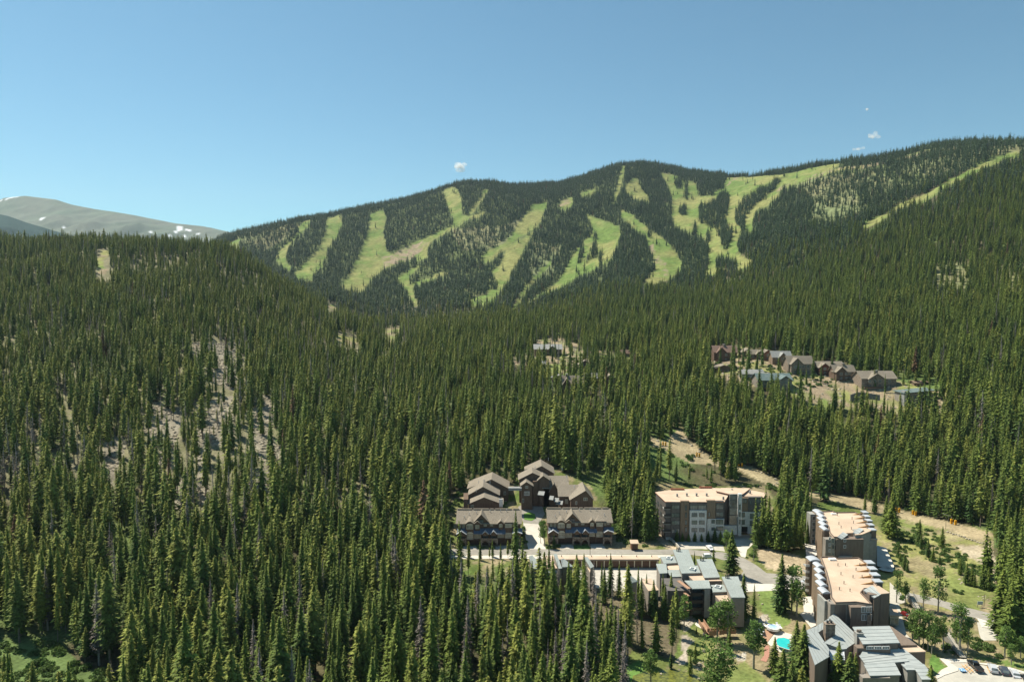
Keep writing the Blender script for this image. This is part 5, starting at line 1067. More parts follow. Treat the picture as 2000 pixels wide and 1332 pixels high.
# ------------------------------------------------------------------ clubhouse with standing seam roofs
rK = thing('clubhouse', 'rambling clubhouse with grey standing seam metal roofs and two chimneys', 'clubhouse', G(1680, 1300, 0))
h4 = lambda *p: tr(p, 7.143, 1560, 1190)
zl, zh = 7.2, 11.0
def kslope(p): return p
def roof_strip(root, quads, wm, z0=0, n=4, name='metal_roof'):
    for pts, zs, nn_ in quads: metal_shed(root, h4(*pts), zs, wm, z0, nn_, rm=M_METAL, name=name, oh=.12)
# big north wing: plane falls from upper left to lower right; four pieces round the light well
Zp = lambda x, y: 9.2-.0042*(x-300)-.0005*(y-400)+.0008*0
def K1(pts): return [Zp(*p) for p in pts]
for pts, n in ((((500,65),(850,400),(645,535),(355,460)) , 0),): pass
PL = [((500,65),(385,165),(520,300),(520,350)), ]
A1 = ((400,145),(500,65),(850,395),(745,465)); A2 = ((510,245),(590,320),(650,535),(355,462)); A3 = ((105,310),(225,340),(410,520),(410,640)); 
metal_shed(rK, h4((432,120),(505,65),(852,398),(770,450)), K1(((432,120),(505,65),(852,398),(770,450))), M_GREYW, 0, 3)
metal_shed(rK, h4((345,200),(432,120),(770,450),(655,535)), [K1(((345,200),))[0]+.0, K1(((432,120),))[0], K1(((770,450),))[0], K1(((655,535),))[0]], M_GREYW, 0, 4) if False else None
metal_shed(rK, h4((510,195),(560,250),(770,450),(655,535)) if False else h4((430,118),(520,205),(770,448),(655,535)) if False else h4((520,204),(765,453),(655,535),(520,355)), K1(((520,204),(765,453),(655,535),(520,355))), M_GREYW, 0, 3, flip=True)
metal_shed(rK, h4((520,355),(655,535),(600,540),(360,460)), K1(((520,355),(655,535),(600,540),(360,460))), M_GREYW, 0, 3, flip=False)
metal_shed(rK, h4((225,250),(430,118),(378,240),(228,342)), K1(((225,250),(430,118),(378,240),(228,342))), M_GREYW, 0, 4)
metal_shed(rK, h4((105,308),(225,250),(410,535),(410,640)), K1(((105,308),(225,250),(410,535),(410,640))), M_DTAUPE, 0, 2)
metal_shed(rK, h4((105,310),(410,640),(225,760),(110,420)), K1(((105,310),(410,640),(225,760),(110,420))), M_DTAUPE, 0, 5, flip=True)
# middle wing and front wing, seams sideways
metal_shed(rK, h4((770,245),(1258,230),(1388,455),(905,475)), [9.8, 9.0, 8.8, 9.6], M_DTAUPE, 0, 5, flip=True)
metal_shed(rK, h4((860,640),(1400,560),(1520,715),(950,768)), [7.4, 6.6, 6.5, 7.2], M_TAUPE, 0, 4, flip=True)
metal_shed(rK, h4((920,560),(1390,540),(1400,572),(862,652)), [7.6, 6.9, 6.6, 7.4], M_TAUPE, 0, 1, flip=True)
metal_shed(rK, h4((930,768),(1325,738),(1405,905),(1005,915)), [7.2, 6.7, 6.6, 7.0], M_TAUPE, 0, 3, flip=True)
metal_shed(rK, h4((1395,562),(1480,560),(1735,765),(1500,770)), [6.6, 6.4, 6.0, 6.3], M_GREYW, 0, 3, flip=True)
metal_shed(rK, h4((1450,760),(1735,762),(1790,835),(1520,835)), [6.3, 6.0, 5.9, 6.2], M_GREYW, 0, 2, flip=True)
metal_shed(rK, h4((1635,832),(1790,832),(1830,960),(1720,965)), [6.1, 5.9, 5.8, 6.0], M_GREYW, 0, 3, flip=True)
block(rK, h4((1385,495),(1640,490),(1770,580),(1520,592)), 5.0, M_DTAUPE, M_TAN, roof='flat_roof', oh=.1); block(rK, h4((1270,232),(1300,240),(1650,490),(1390,500)), [6.6, 6.6, 5.6, 5.6], M_DTAUPE, M_DTAUPE, oh=.05)
block(rK, h4((410,525),(600,515),(625,540),(640,700),(450,700)), [7.6, 7.6, 7.6, 6.5, 6.5], M_GREYW, M_WMET, oh=.1, roof='flat_roof')
YK = G(*h4((905,475))[0], 9.6).y-.15; xa, xb = X_(h4((910,0))[0][0], YK), X_(h4((1385,0))[0][0], YK)
put(MB().box(xa, xb, YK, YK+2, 0, 8.4), 'clerestory_wall', M_DTAUPE, rK)
for x in (945, 1058, 1168): q = h4((x, 512), (x+92, 548)); wpx(rK, YK-.02, q[0][0], q[0][1], q[1][0], q[1][1], cols=4, fm=M_WHITE)
YK2 = G(*h4((1005,918))[0], 7).y-.1; xa, xb = X_(h4((1003,0))[0][0], YK2), X_(h4((1400,0))[0][0], YK2); put(MB().box(xa, xb, YK2, YK2+2, 0, 6.4), 'front_wall', M_TAUPE, rK)
window(rK, (X_(h4((1095,0))[0][0], YK2), YK2-.03, 1.6), UX, FN, X_(h4((1285,0))[0][0], YK2)-X_(h4((1095,0))[0][0], YK2), 3.2, cols=3, fm=M_WHITE, gm=M_BLIND)
a = G(*h4((862,660))[0], 7.2); b = G(*h4((1000,915))[0], 7)
wall_windows(rK, (a.x, a.y), (b.x, b.y), 1, 2, 1.1, 1.5, 3.2, 2, out=(-1, 0, 0), cols=2, s0=.3, s1=.95)
a = G(*h4((225,762))[0], 8); b = G(*h4((412,642))[0], 8); wall_windows(rK, (a.x, a.y), (b.x, b.y), 2, 2, 1.2, 1.5, 1.5, 2.8, cols=2)
a = G(*h4((655,538))[0], 8); b = G(*h4((850,402))[0], 7.5); wall_windows(rK, (a.x, a.y), (b.x, b.y), 1, 1, 2.4, 1.6, 3.5, 2, cols=1, gm=M_BLIND)
def chimney(x0, x1, ytop, dz, zt, m, label_cap):
    a = G(*h4((x0, ytop))[0], zt); b = G(*h4((x1, ytop))[0], zt); c_ = put(MB().box(a.x, b.x, a.y, a.y+dz, 0, zt-.25), 'chimney', m, rK); sub(MB().box(a.x-.1, b.x+.1, a.y-.1, a.y+dz+.1, zt-.25, zt), 'cap', m, c_, rK)
    for k in range(2): sub(MB().tube((a.x+(b.x-a.x)*(.3+.4*k), a.y+dz/2, zt), (a.x+(b.x-a.x)*(.3+.4*k), a.y+dz/2, zt+.7), .35, .3, 8), 'flue', label_cap, c_, rK)
chimney(380, 512, 205, 1.6, 12.0, M_BSTONE, M_CHR); chimney(815, 905, 330, 1.5, 10.6, M_GREYW, M_BSTONE)

# ------------------------------------------------------------------ houses up the valley
def chalet(px0, px1, pyb, pyr, label, wm, rm, face='x', h=.45, chim=0, depth=None, wing=None, stone=False, nwin=3):
    g0 = hit((px0+px1)/2, pyb); Y = g0.y; xa, xb = X_(px0, Y), X_(px1, Y); z0 = g0.z; zt = zP(pyr, Y+4); w_ = xb-xa; d_ = depth or max(6, w_*.55); ze = z0+(zt-z0)*.62
    root = thing('mountain_house', label, 'house', ((xa+xb)/2, Y, z0))
    if face == 'x': gable_x(root, xa, xb, Y, Y+d_, z0-5, ze, zt, wm, rm, oh=.8, ohe=.8)
    else: gable(root, xa, xb, Y, Y+d_*1.3, z0-5, ze, zt, wm, rm, .8, 1.2, .3)
    if wing:                                                  # (share start, share end, forward) cross gable
        for s0, s1, fw in wing: gable(root, xa+w_*s0, xa+w_*s1, Y-fw, Y+d_*.5, z0-5, ze-.2, z0+(zt-z0)*.92, wm, rm, .7, 1.0, .3, name='wing_roof')
    nlev = 2 if ze-z0 > 4.5 else 1
    fr = [(.12+.76*(k+.5)/nwin) for k in range(nwin)]
    for lv in range(nlev):
        for t_ in fr:
            fwd = 0
            for s0, s1, fw in (wing or []):
                if s0-.02 < t_ < s1+.02: fwd = fw
            window(root, (xa+w_*t_-.9, Y-fwd-.05, z0+.8+lv*(ze-z0)*.48), UX, FN, 1.8, min(1.8, (ze-z0)*.33), cols=2, fm=M_CREAM if lv else M_DARKF)
    if chim: x_ = xa+w_*chim; c_ = put(MB().box(x_-.8, x_+.8, Y-1.2 if stone else Y+d_*.4, Y+.4 if stone else Y+d_*.4+1.6, z0-4, zt+1.2), 'chimney', M_BSTONE, root); sub(MB().box(x_-.95, x_+.95, (Y-1.35 if stone else Y+d_*.4-.15), (Y+.55 if stone else Y+d_*.4+1.75), zt+1.2, zt+1.5), 'cap', M_GREY, c_, root)
    dk = put(MB().box(xa+w_*.05, xa+w_*.6, Y-2.2, Y-.003, z0+.25, z0+.5), 'deck', M_DECKW, root)
    sub(MB().box(xa+w_*.05, xa+w_*.6, Y-2.2, Y-2.12, z0+.5, z0+1.4), 'railing', M_BROWN, dk, root)
    return root
q6 = lambda x0, x1, yb, yr: (x0/4+1360, x1/4+1360, yb/4+640, yr/4+640)
chalet(*q6(122,300,262,142), 'house with red brown hipped roof, leftmost and highest of the hillside group', M_BROWN, M_REDR, 'x', chim=.5, wing=[(.1,.5,1.5)])
chalet(*q6(345,420,238,162), 'small tan roofed house just right of the red brown roofed house', M_BROWN, M_SHING, 'y', nwin=1)
chalet(*q6(385,500,245,172), 'tan roofed house third along the upper row of hillside houses', M_BROWN, M_SHING, 'x', wing=[(.5,.95,2)], nwin=2)
chalet(*q6(495,580,258,172), 'steep gabled brown house fourth along the upper row', mat('rust_wall', (.22,.10,.06), (.28,.14,.09), 1), M_SHING, 'y', nwin=1)
chalet(*q6(575,720,292,184), 'house with pale grey roof behind tall pines in the upper row', M_BROWN2, M_LGREY, 'x', wing=[(.3,.7,2)], nwin=3)
chalet(*q6(700,890,362,222), 'large tan gabled house with stone lower walls above the clearing', M_BSTONE, M_SHING, 'x', wing=[(.05,.5,3)], nwin=4)
chalet(*q6(928,1130,365,265), 'dark red brown house with bright windows left of the twin gabled house', mat('dark_red_wall', (.14,.055,.04), (.19,.08,.055), 1), M_SHING, 'x', wing=[(.0,.4,2.5)], nwin=4)
chalet(*q6(1055,1215,408,292), 'brown house with tall stone chimney above the rocky clearing', M_BROWN, M_SHING, 'x', chim=.55, wing=[(.02,.5,3)], nwin=3)
chalet(*q6(1270,1538,474,342), 'big tan stone house with central chimney and covered balconies', M_BSTONE, M_SHING, 'x', chim=.4, stone=True, wing=[(.18,.62,1.5)], nwin=5)
chalet(*q6(470,730,478,360), 'house with teal metal roof and white gable edge at the edge of the pines', M_TAUPE, M_TEAL, 'x', wing=[(.55,.95,3)], nwin=4)
chalet(*q6(345,510,402,328), 'low grey roofed house half hidden in pines', M_GREYW, M_LGREY, 'x', nwin=3)
chalet(*q6(140,262,348,288), 'dark gabled house low among the pines under the leftmost house', M_BROWN, M_SHING, 'y', nwin=2)
chalet(*q6(1680,1790,452,412), 'small brown flat house above the modern grey roofed one', M_BROWN2, M_BROWN2, 'x', nwin=2)
q7 = lambda x0, x1, yb, yr: (x0/5.88+960, x1/5.88+960, yb/5.88+620, yr/5.88+620)
chalet(*q7(800,1060,890,670), 'tan roofed chalet with long balcony among the valley pines', M_BROWN, M_SHING, 'x', chim=.25, wing=[(.05,.4,2)], nwin=4)
chalet(*q7(690,860,740,660), 'small grey gabled cabin attached left of the balcony chalet', M_BROWN2, M_LGREY, 'y', nwin=1)
chalet(*q7(1070,1200,760,638), 'dark cabin with pale roof right of the balcony chalet', M_BROWN, M_LGREY, 'x', nwin=2)
chalet(*q7(1280,1430,800,650), 'dark gabled cabin nearly swallowed by tall pines', M_CHAR, M_SHING, 'y', nwin=2)
chalet(*q7(490,800,440,312), 'grey roofed house with timber walls below the rocky cutting', M_BROWN2, M_LGREY, 'x', wing=[(.5,.8,2)], nwin=4)
chalet(*q7(1478,1580,460,375), 'lone house with red brown roof among dark pines', M_BROWN, M_REDR, 'x', nwin=2)
chalet(*q7(515,610,570,500), 'little pale roofed cabin on the left side of the valley clearing', M_BROWN2, M_LGREY, 'x', nwin=1)
chalet(*q7(1000,1130,610,490), 'brown cabin in the middle of the valley clearing', M_BROWN, M_SHING, 'y', nwin=2)
# modern house and foundation
g0 = hit(1790, 788); rH = thing('modern_house', 'modern house with pale grey slanting roof at the right end of the clearing', 'house', g0)
xa, xb = X_(1762, g0.y), X_(1820, g0.y); put(MB().box(xa, xb, g0.y, g0.y+12, g0.z-5, g0.z+7), 'wall', M_TAUPE, rH)
put(MB().slab([(xa-1, g0.y-1, g0.z+7), (xb+1, g0.y-1, g0.z+9), (xb+1, g0.y+13, g0.z+9), (xa-1, g0.y+13, g0.z+7)], .4), 'roof', M_TEAL, rH); put(MB().box(xa-.4, xa+1.2, g0.y-.4, g0.y+4, g0.z-5, g0.z+8.2), 'chimney', M_LGREY, rH)
for k in range(4): window(rH, (xa+2+k*4, g0.y-.04, g0.z+3), UX, FN, 2.4, 2.2, cols=2, fm=M_DARKF)
g0 = hit(1683, 783); rF2 = thing('house_foundation', 'curved dark grey retaining wall of a building plot in the bare clearing', 'retaining wall', g0)
n = 10
for k in range(n):
    t0, t1 = k/n, (k+1)/n; q = lambda t: Vector((X_(1655+56*t, g0.y), g0.y+5*math.sin(math.pi*t)-2, 0)); a, b = q(t0), q(t1); d_ = (b-a).normalized(); put(MB().obox(a, d_, Vector((-d_.y, d_.x, 0)), (b-a).length, .5, g0.z-4, g0.z+5.5-2.2*abs(t0-.4)), 'wall_section', mat('dark_concrete', (.15,.15,.145), (.20,.20,.19), .6), rF2)

# ------------------------------------------------------------------ broadleaf trees and shrubs
def leafy(seed, h, rad, n, sz, base_f=.22, squash=1.0, nc=9):
    random.seed(seed); cr = MB(); cl = [(Vector((random.uniform(-.45, .45)*rad, random.uniform(-.45, .45)*rad, h*(base_f+(1-base_f)*random.uniform(.12, .9)))), random.uniform(.38, .6)*rad) for _ in range(nc)]
    cl.append((Vector((0, 0, h*.88)), rad*.35)); cl.append((Vector((0, 0, h*.55)), rad*.62))
    for k in range(n):
        c, r_ = random.choice(cl); d = rv(); q = c+Vector((d.x, d.y, d.z*1.25*squash))*r_*random.uniform(.55, 1.08)
        if q.z < h*base_f*.8: continue
        s_ = sz*random.uniform(.6, 1.35); a = (rv()+d*.6).normalized()*s_; b = rv(); b = (b-a.normalized()*b.dot(a.normalized())).normalized()*s_*.6
        cr.face([q-a-b*.3, q+b, q+a*.9, q-b*.8])
    tk = MB(); tk.tube((0, 0, -.6), (0, 0, h*.5), .16, .10, 6).tube((0, 0, h*.5), (rad*.1, 0, h*.85), .10, .03, 5)
    for c, r_ in cl[:6]: tk.tube((0, 0, c.z*.55), tuple(c), .06, .02, 4)
    return cr.mesh('crown', M_LEAF), tk.mesh('trunk', M_ABARK)
ASP = [leafy(50+k, 9, 1.75, 900, .21, .28) for k in range(4)]+[leafy(60+k, 9, 2.9, 1900, .22, .12, nc=14) for k in range(2)]
def aspen(px, pyt, pyb, label, wf=1.0, v=None, group=None, name='aspen_tree'):
    g0 = G(px, pyb, 0); z_ = float(H(g0.x, g0.y)); g0.z = z_; h = max(2.5, zP(pyt, g0.y)-z_); v = random.randrange(4) if v is None else v
    t = thing(name, label, 'tree', g0, random.uniform(0, 6.28), group); t.scale = (h/9*wf, h/9*wf, h/9)
    for part, me in zip(('crown', 'trunk'), ASP[v]): o = bpy.data.objects.new(part, me); COL.objects.link(o); o.parent = t
    return t
def pxtree(px, pyt, pyb, label, wf=1.0, kk=0, v=None, group=None, name=None):
    g0 = hit(px, pyb); h = max(2, zP(pyt, g0.y)-g0.z); return put_tree(g0.x, g0.y, g0.z, h, wf, kk, label, group, name, v)
pxtree(1428, 1034, 1124, 'broad dark spruce filling the planted island in the bend of the road', 1.75, v=1)
pxtree(1393, 1068, 1112, 'slender spruce at the left edge of the planted road island', 1.0, v=2)
pxtree(1356, 1076, 1103, 'small spruce between the first and second lodge roofs', 1.0); pxtree(1374, 1082, 1100, 'tiny spruce right beside the lodge on the road island', 1.1); pxtree(1351, 1082, 1102, 'tiny spruce tucked against the tallest lodge roof', 1.0)
pxtree(1525, 1083, 1196, 'tall dark spruce between the lodge and the nearer long block', 1.7, v=3); pxtree(1451, 1120, 1212, 'tall spruce at the right corner of the grey lodge', 1.6, v=0); pxtree(1472, 1140, 1210, 'thin spruce spire in front of the concrete band right of the lodge', .75, v=2); pxtree(1434, 1138, 1205, 'thin spruce spire against the right lodge roof', .75, v=4)
pxtree(1636, 1253, 1350, 'dark spruce left of the pair in front of the clubhouse', 1.9, v=1); pxtree(1658, 1274, 1362, 'broad yellow green spruce in front of the clubhouse chimney wall', 2.3, v=0); pxtree(1669, 1274, 1352, 'slim spruce just behind the broad one in front of the clubhouse', 1.5)
pxtree(1816, 1298, 1370, 'spruce at the front right corner of the clubhouse beside the car park', 1.8, v=2); pxtree(1568, 1219, 1330, 'tall spruce between the swimming pool and the clubhouse', 2.1, v=0); pxtree(1554, 1212, 1312, 'tall spruce just right of the swimming pool', 1.9, v=3)
pxtree(1512, 1243, 1318, 'slim dark spruce at the left edge of the swimming pool', 1.6, v=4); pxtree(1528, 1268, 1362, 'broad spruce in front of the swimming pool', 2.3, v=1); pxtree(1564, 1303, 1380, 'yellow green spruce at the bottom edge below the pool', 2, kk=1); pxtree(1545, 1290, 1375, 'dense spruce at the bottom edge between pool and clubhouse', 1.5, v=2)
pxtree(1424, 1226, 1276, 'small spruce right of the wooden boardwalk', 1.3); pxtree(1358, 1253, 1286, 'small dark conical spruce on the lodge lawn', 1.2, v=3); pxtree(1348, 1277, 1318, 'dark spruce below the lodge lawn next to the pond', 1.3, v=4); pxtree(1310, 1273, 1306, 'small spruce beside the gravel path by the pond', 1.3); pxtree(1360, 1230, 1237, 'tiny round spruce seedling on the upper lodge lawn', 1.8)
pxtree(1955, 1112, 1238, 'big yellow green spruce at the right edge beside the road loop', 2.1, v=0); pxtree(1986, 1108, 1250, 'big dark spruce at the right edge behind the road loop', 2.2, v=1); pxtree(1972, 1135, 1262, 'dark spruce between the two big ones by the road loop', 1.8, v=3)
pxtree(1869, 948, 1018, 'broad lone spruce standing above the dirt track', 1.8, v=1); pxtree(1835, 962, 1005, 'medium spruce above the track behind the yellow pads', 1.3)
pxtree(1730, 968, 1040, 'dark spruce at the right corner of the farther long block', 1.6, v=3); pxtree(1742, 952, 1052, 'tall spruce on the slope right of the farther long block', 1.7, v=0); pxtree(1708, 950, 1003, 'tall spruce behind the farther long block', 1.3); pxtree(1689, 960, 1000, 'narrow spruce behind the right side of the farther long block', 1)
for k, (px, a, b, w_) in enumerate([(1270,946,1052,1.5),(1252,962,1048,1.2),(1283,990,1050,1.0),(1229,950,1040,1.2),(1262,980,1058,1.2)]):
    pxtree(px, a, b, ['tall yellow green spruce against the left end of the apartment block', 'spruce second left of the apartment block', 'low spruce touching the left balconies of the apartment block', 'spruce behind the timber shed', 'spruce right behind the timber shed bushes'][k], w_)
for k, (px, a, b, w_) in enumerate([(1475,1000,1062,1.2),(1488,990,1066,1.2),(1500,968,1070,1.3),(1518,985,1076,1.2),(1534,962,1078,1.4),(1551,985,1072,1.1),(1565,1002,1060,1.1),(1576,1015,1065,1.0)]):
    pxtree(px, a, b, f'{["short","medium","tall","medium","tallest","medium","short","low"][k]} spruce, {ORD[k]}{"" if k == 0 else " from the left"}, in the stand between apartment block and long blocks', w_)
for k, (px, a, b) in enumerate([(1795,1014,1064),(1799,1043,1072),(1840,1028,1070),(1822,1066,1097),(1766,1080,1113),(1754,1063,1086),(1887,1098,1142),(1897,1106,1144),(1918,1103,1149),(1930,1107,1152),(1903,1118,1146),(1875,1090,1122),(1812,1052,1088),(1835,1082,1102),(1758,1078,1100),(1772,1094,1117)]):
    pxtree(px, a, b, f'young spruce {["topmost near the dirt track","left of the shrub belt","under the dirt track by the shrubs","in the middle of the upper shrub belt","largest in the row beside the right terrace","upper in the row beside the right terrace","leftmost of the lower hillside row","second of the lower hillside row","tall near the end of the lower hillside row","last of the lower hillside row","low in front of the lower hillside row","at the top of the lower shrub belt","between the two upper shrub clumps","at the bottom of the upper shrub belt","behind the row beside the right terrace","lowest in the row beside the right terrace"][k]}', 1.5, group='young spruces on the grassy hillside')
asp = [(1751,1114,1172,'aspen left of the pair behind the long block terrace',1.0),(1768,1132,1176,'small aspen beside the upper stairway',1.0),(1803,1126,1188,'aspen on the grass strip left of the forked aspen',1.1),(1832,1108,1196,'tall slim aspen on the grass strip above the parking stairs',1.0),
 (1782,1188,1250,'leftmost aspen of the grove beside the clubhouse',1.1),(1795,1190,1258,'aspen at the back left of the clubhouse grove',1.2),(1812,1196,1265,'aspen in the middle of the clubhouse grove',1.2),(1803,1212,1262,'low front aspen of the clubhouse grove',1.1),(1826,1200,1262,'aspen at the right of the clubhouse grove',1.1),(1842,1198,1268,'thin aspen right of the grove next to the stairs',.9),(1820,1215,1272,'front right aspen of the clubhouse grove',1.0),
 (1874,1182,1272,'large aspen beside the parking lot stairs',1.25),(1890,1212,1275,'broad low aspen left of the road loop',1.3),(1867,1206,1262,'small aspen behind the large one by the stairs',1.0),(1962,1218,1285,'aspen below the big right edge spruces',1.3),(1993,1240,1290,'aspen cut by the right edge of the picture',1.3),(1975,1255,1300,'rounded aspen above the parked cars',1.2),
 (1546,1106,1192,'aspen right of the tall spruce by the nearer long block',1.2),(1556,1128,1200,'broad aspen beside the pale terrace',1.3),(1472,1206,1298,'tall aspen left of the swimming pool terrace',1.3),(1271,1264,1328,'bright round aspen on the green lawn beside the forest',1.25),
 (1401,1172,1246,'left of two aspens below the lodge balconies',1.3),(1421,1174,1250,'right of two aspens below the lodge balconies',1.3),(1336,1158,1225,'aspen growing by the lodge gravel slope',1.0),
 (1022,966,1006,'left slim aspen on the turning circle island',.9),(1034,972,1008,'right slim aspen on the turning circle island',.7),(1064,958,996,'aspen beside the condominium porch',1.0),(1056,1018,1060,'left of two aspens flanking the driveway corner',.9),(1063,1014,1066,'right of two aspens flanking the driveway corner',1.0),(1011,940,985,'aspen between the two rear condominiums',1.0),
 (1418,1033,1070,'aspen beside the apartment block driveway',1.3),(888,942,985,'pale aspen left of the stepped gable condominium',1.3),(1472,1065,1092,'leafy young tree at the apartment driveway edge',1.6)]
for px, a, b, lab, w_ in asp: aspen(px, a, b, lab, w_)
aspen(1402, 1248, 1345, 'big broad leafy tree overhanging the pond at the bottom edge', 1.25, v=4); aspen(1478, 1290, 1370, 'broad leafy tree at the bottom edge left of the pool', .8, v=5) if False else None
pxtree(1082, 1043, 1072, 'small bright spruce in front of the right townhouse row', 1.4); pxtree(1002, 1046, 1072, 'small bright spruce at the right end of the left townhouse row', 1.5)
for k, (px, a, b, kk) in enumerate([(899,1050,1086,3),(917,1058,1090,0),(938,1053,1094,0),(956,1068,1092,1),(978,1060,1092,0),(992,1054,1090,1),(962,1052,1088,0)]):
    pxtree(px, a, b, f'{["rusty dying spruce","young spruce","dark young spruce","small yellow green pine","thin young spruce","small pale green pine","narrow dark young spruce"][k]} in front of the left townhouse row', 1.0, kk=kk)
for k, (px, a, b, w_) in enumerate([(1072,1068,1150,1.0),(1050,1092,1155,1.0),(1110,1095,1160,1.0),(1140,1080,1165,1.0),(1024,1078,1140,.8),(1009,1082,1135,.9),(1192,1080,1165,1.1),(1246,1107,1180,.9),(1262,1120,1190,.9),(1175,1098,1160,.8),(1294,1120,1190,.9),(1310,1118,1195,1.2),(1209,1100,1170,1.0),(1228,1118,1200,1.3),(1252,1128,1205,1.3),(1276,1132,1208,1.4),(1298,1140,1212,1.4),(1320,1150,1222,1.4),(1180,1108,1180,1.2)]):
    pxtree(px, a, b, f'{["tall spruce rising to the road", "spruce among the first grey wings", "spruce below the second grey wing", "spruce in front of the left garages", "thin spruce at the left end of the pavement", "narrow spruce below the left townhouse row corner", "tall spruce across the middle garage doors", "thin spruce in the garage court", "spruce beside the last tan flat roof", "slim spruce across the left garage doors", "slim spruce left of the lodge", "broad spruce against the left lodge wing", "spruce across the right garage doors", "dark spruce below the garage court on the left", "dark spruce below the garage court in the middle", "dark spruce in front of the tan roofed wing", "dark spruce between tan roofed wing and lodge", "dark spruce against the lower left lodge balconies", "spruce in front of the slim grey garage wing"][k]}', w_)

for k, (px, a, b) in enumerate([(1322,1034,1058),(1333,1040,1058),(1345,1042,1058),(1357,1038,1058),(1370,1042,1058),(1383,1036,1059),(1396,1030,1060),(1407,1036,1062)]):
    pxtree(px, a, b, f'small dark spruce, {ORD[k]}{"" if k == 0 else " from left"}, planted against the apartment block front', 2.2, v=k % 5, group='small spruces along the apartment block front')

# shrubs: masses nobody could count
shr_col = bpy.data.collections.new('shrub_shapes')
for k in range(4):
    random.seed(300+k); m_ = MB()
    for j in range(170):
        d = rv(); d.z = abs(d.z); q = Vector((d.x*1.0, d.y*1.0, d.z*.85+.1))*random.uniform(.6, 1.1); s_ = random.uniform(.16, .34); a = rv()*s_; b = rv()*s_*.7; m_.face([q-a-b, q+b-a*.2, q+a, q-b*.6+a*.3])
    o = bpy.data.objects.new('shrub_%02d' % k, m_.mesh('shrub_shape', M_SHRUB)); shr_col.objects.link(o)
def fill(poly, dens_, seed, flat=False):
    r_ = region(poly); g = [hit(*p) for p in dens(poly)]; x0 = min(p.x for p in g); x1 = max(p.x for p in g); y0 = min(p.y for p in g); y1 = max(p.y for p in g)
    n0 = int((x1-x0)*(y1-y0)*dens_); q = np.random.default_rng(seed); x = q.uniform(x0, x1, n0); y = q.uniform(y0, y1, n0); m = inside(r_, x/y, np.log(y)) & (fbm(x/4, y/4, seed, 2) > .42); return x[m], y[m]
def shrubs(name, polys, dens_, s0, s1, coll=shr_col, nsh=4, sink=0.0):
    xs, ys = zip(*[fill(p, dens_, 40+i) for i, p in enumerate(polys)]); x = np.concatenate(xs); y = np.concatenate(ys); s_ = rng.uniform(s0, s1, len(x))
    return gn_scatter(name, x, y, H(x, y)-sink, s_*rng.uniform(.7, 1.3, len(x)), s_, rng.integers(0, nsh, len(x)), coll, kind='stuff')
shrubs('undergrowth', [[(-200,1275),(60,1250),(130,1268),(150,1300),(230,1322),(250,1400),(-200,1400)]], .28, .7, 1.7)
shrubs('shrubbery', [[(1782,1020),(1830,1040),(1850,1075),(1842,1105),(1812,1098),(1780,1055)],[(1735,1015),(1770,1030),(1790,1075),(1770,1120),(1745,1080)],[(1850,1060),(1890,1080),(1880,1120),(1840,1095)],[(1846,1080),(1880,1090),(1915,1108),(1945,1150),(1935,1162),(1880,1120),(1848,1100)],[(1760,990),(1860,985),(1900,1010),(1925,1035),(1850,1012),(1765,995)],
 [(1200,1035),(1262,1030),(1285,1062),(1255,1071),(1215,1066),(1203,1050)],[(1308,1040),(1425,1048),(1420,1057),(1345,1055),(1310,1058)],[(1195,1005),(1215,1058),(1205,1060),(1190,1030)],[(1022,1006),(1046,1007),(1038,1016),(1024,1014)],[(1014,1020),(1022,1020),(1030,1070),(1018,1070)],[(1070,1062),(1092,1064),(1092,1071),(1068,1070)],
 [(1310,945),(1500,945),(1560,970),(1500,955),(1310,950)],[(1455,1078),(1485,1082),(1480,1095),(1460,1096)],[(1345,1268),(1365,1268),(1372,1300),(1350,1300)],[(1745,1140),(1765,1150),(1800,1200),(1830,1235),(1880,1275),(1860,1280),(1790,1260),(1765,1200)],[(1850,1150),(1890,1150),(1870,1165)],[(1880,1240),(1935,1255),(1990,1290),(1950,1290),(1890,1265)],
 [(874,1010),(884,1010),(884,1066),(872,1066)],[(884,940),(905,935),(905,985),(886,985)],[(960,925),(1005,925),(1012,945),(996,955)]], .30, .45, 1.25)
shrubs('valley_shrubs', [[(1385,700),(1600,725),(1650,760),(1560,768),(1450,750)],[(1180,850),(1290,870),(1420,900),(1500,955),(1390,935),(1250,890)],[(1085,690),(1240,700),(1240,720),(1130,730),(1080,715)],[(1820,930),(2000,930),(2000,1000),(1850,985)]], .035, .7, 1.8)
rk_col = bpy.data.collections.new('rock_shapes')
def rock_mesh(seed, m=M_ROCK):
    bm = bmesh.new(); bmesh.ops.create_icosphere(bm, subdivisions=2, radius=1)
    for v in bm.verts:
        d = v.co.normalized(); v.co *= .8+.5*mnoise.noise(d*1.4+Vector((seed*3.1, 0, 0))); v.co.z *= .62
    for _ in range(4):
        r_ = random.Random(seed*7+_); n_ = Vector((r_.uniform(-1, 1), r_.uniform(-1, 1), r_.uniform(-.3, 1))).normalized()
        for v in bm.verts:
            e = v.co.dot(n_)-.62
            if e > 0: v.co -= n_*e
    me = bpy.data.meshes.new('boulder'); bm.to_mesh(me); bm.free(); me.materials.append(m); return me
RK = [rock_mesh(k) for k in range(6)]
for k, me in enumerate(RK): rk_col.objects.link(bpy.data.objects.new('rock_%02d' % k, me))
shrubs('talus_rocks', TALUS, .30, .5, 1.9, rk_col, 6)
shrubs('clearing_rubble', [DIRT[-2], DIRT[-1], TRAIL[0]], .05, .4, 1.6, rk_col, 6)
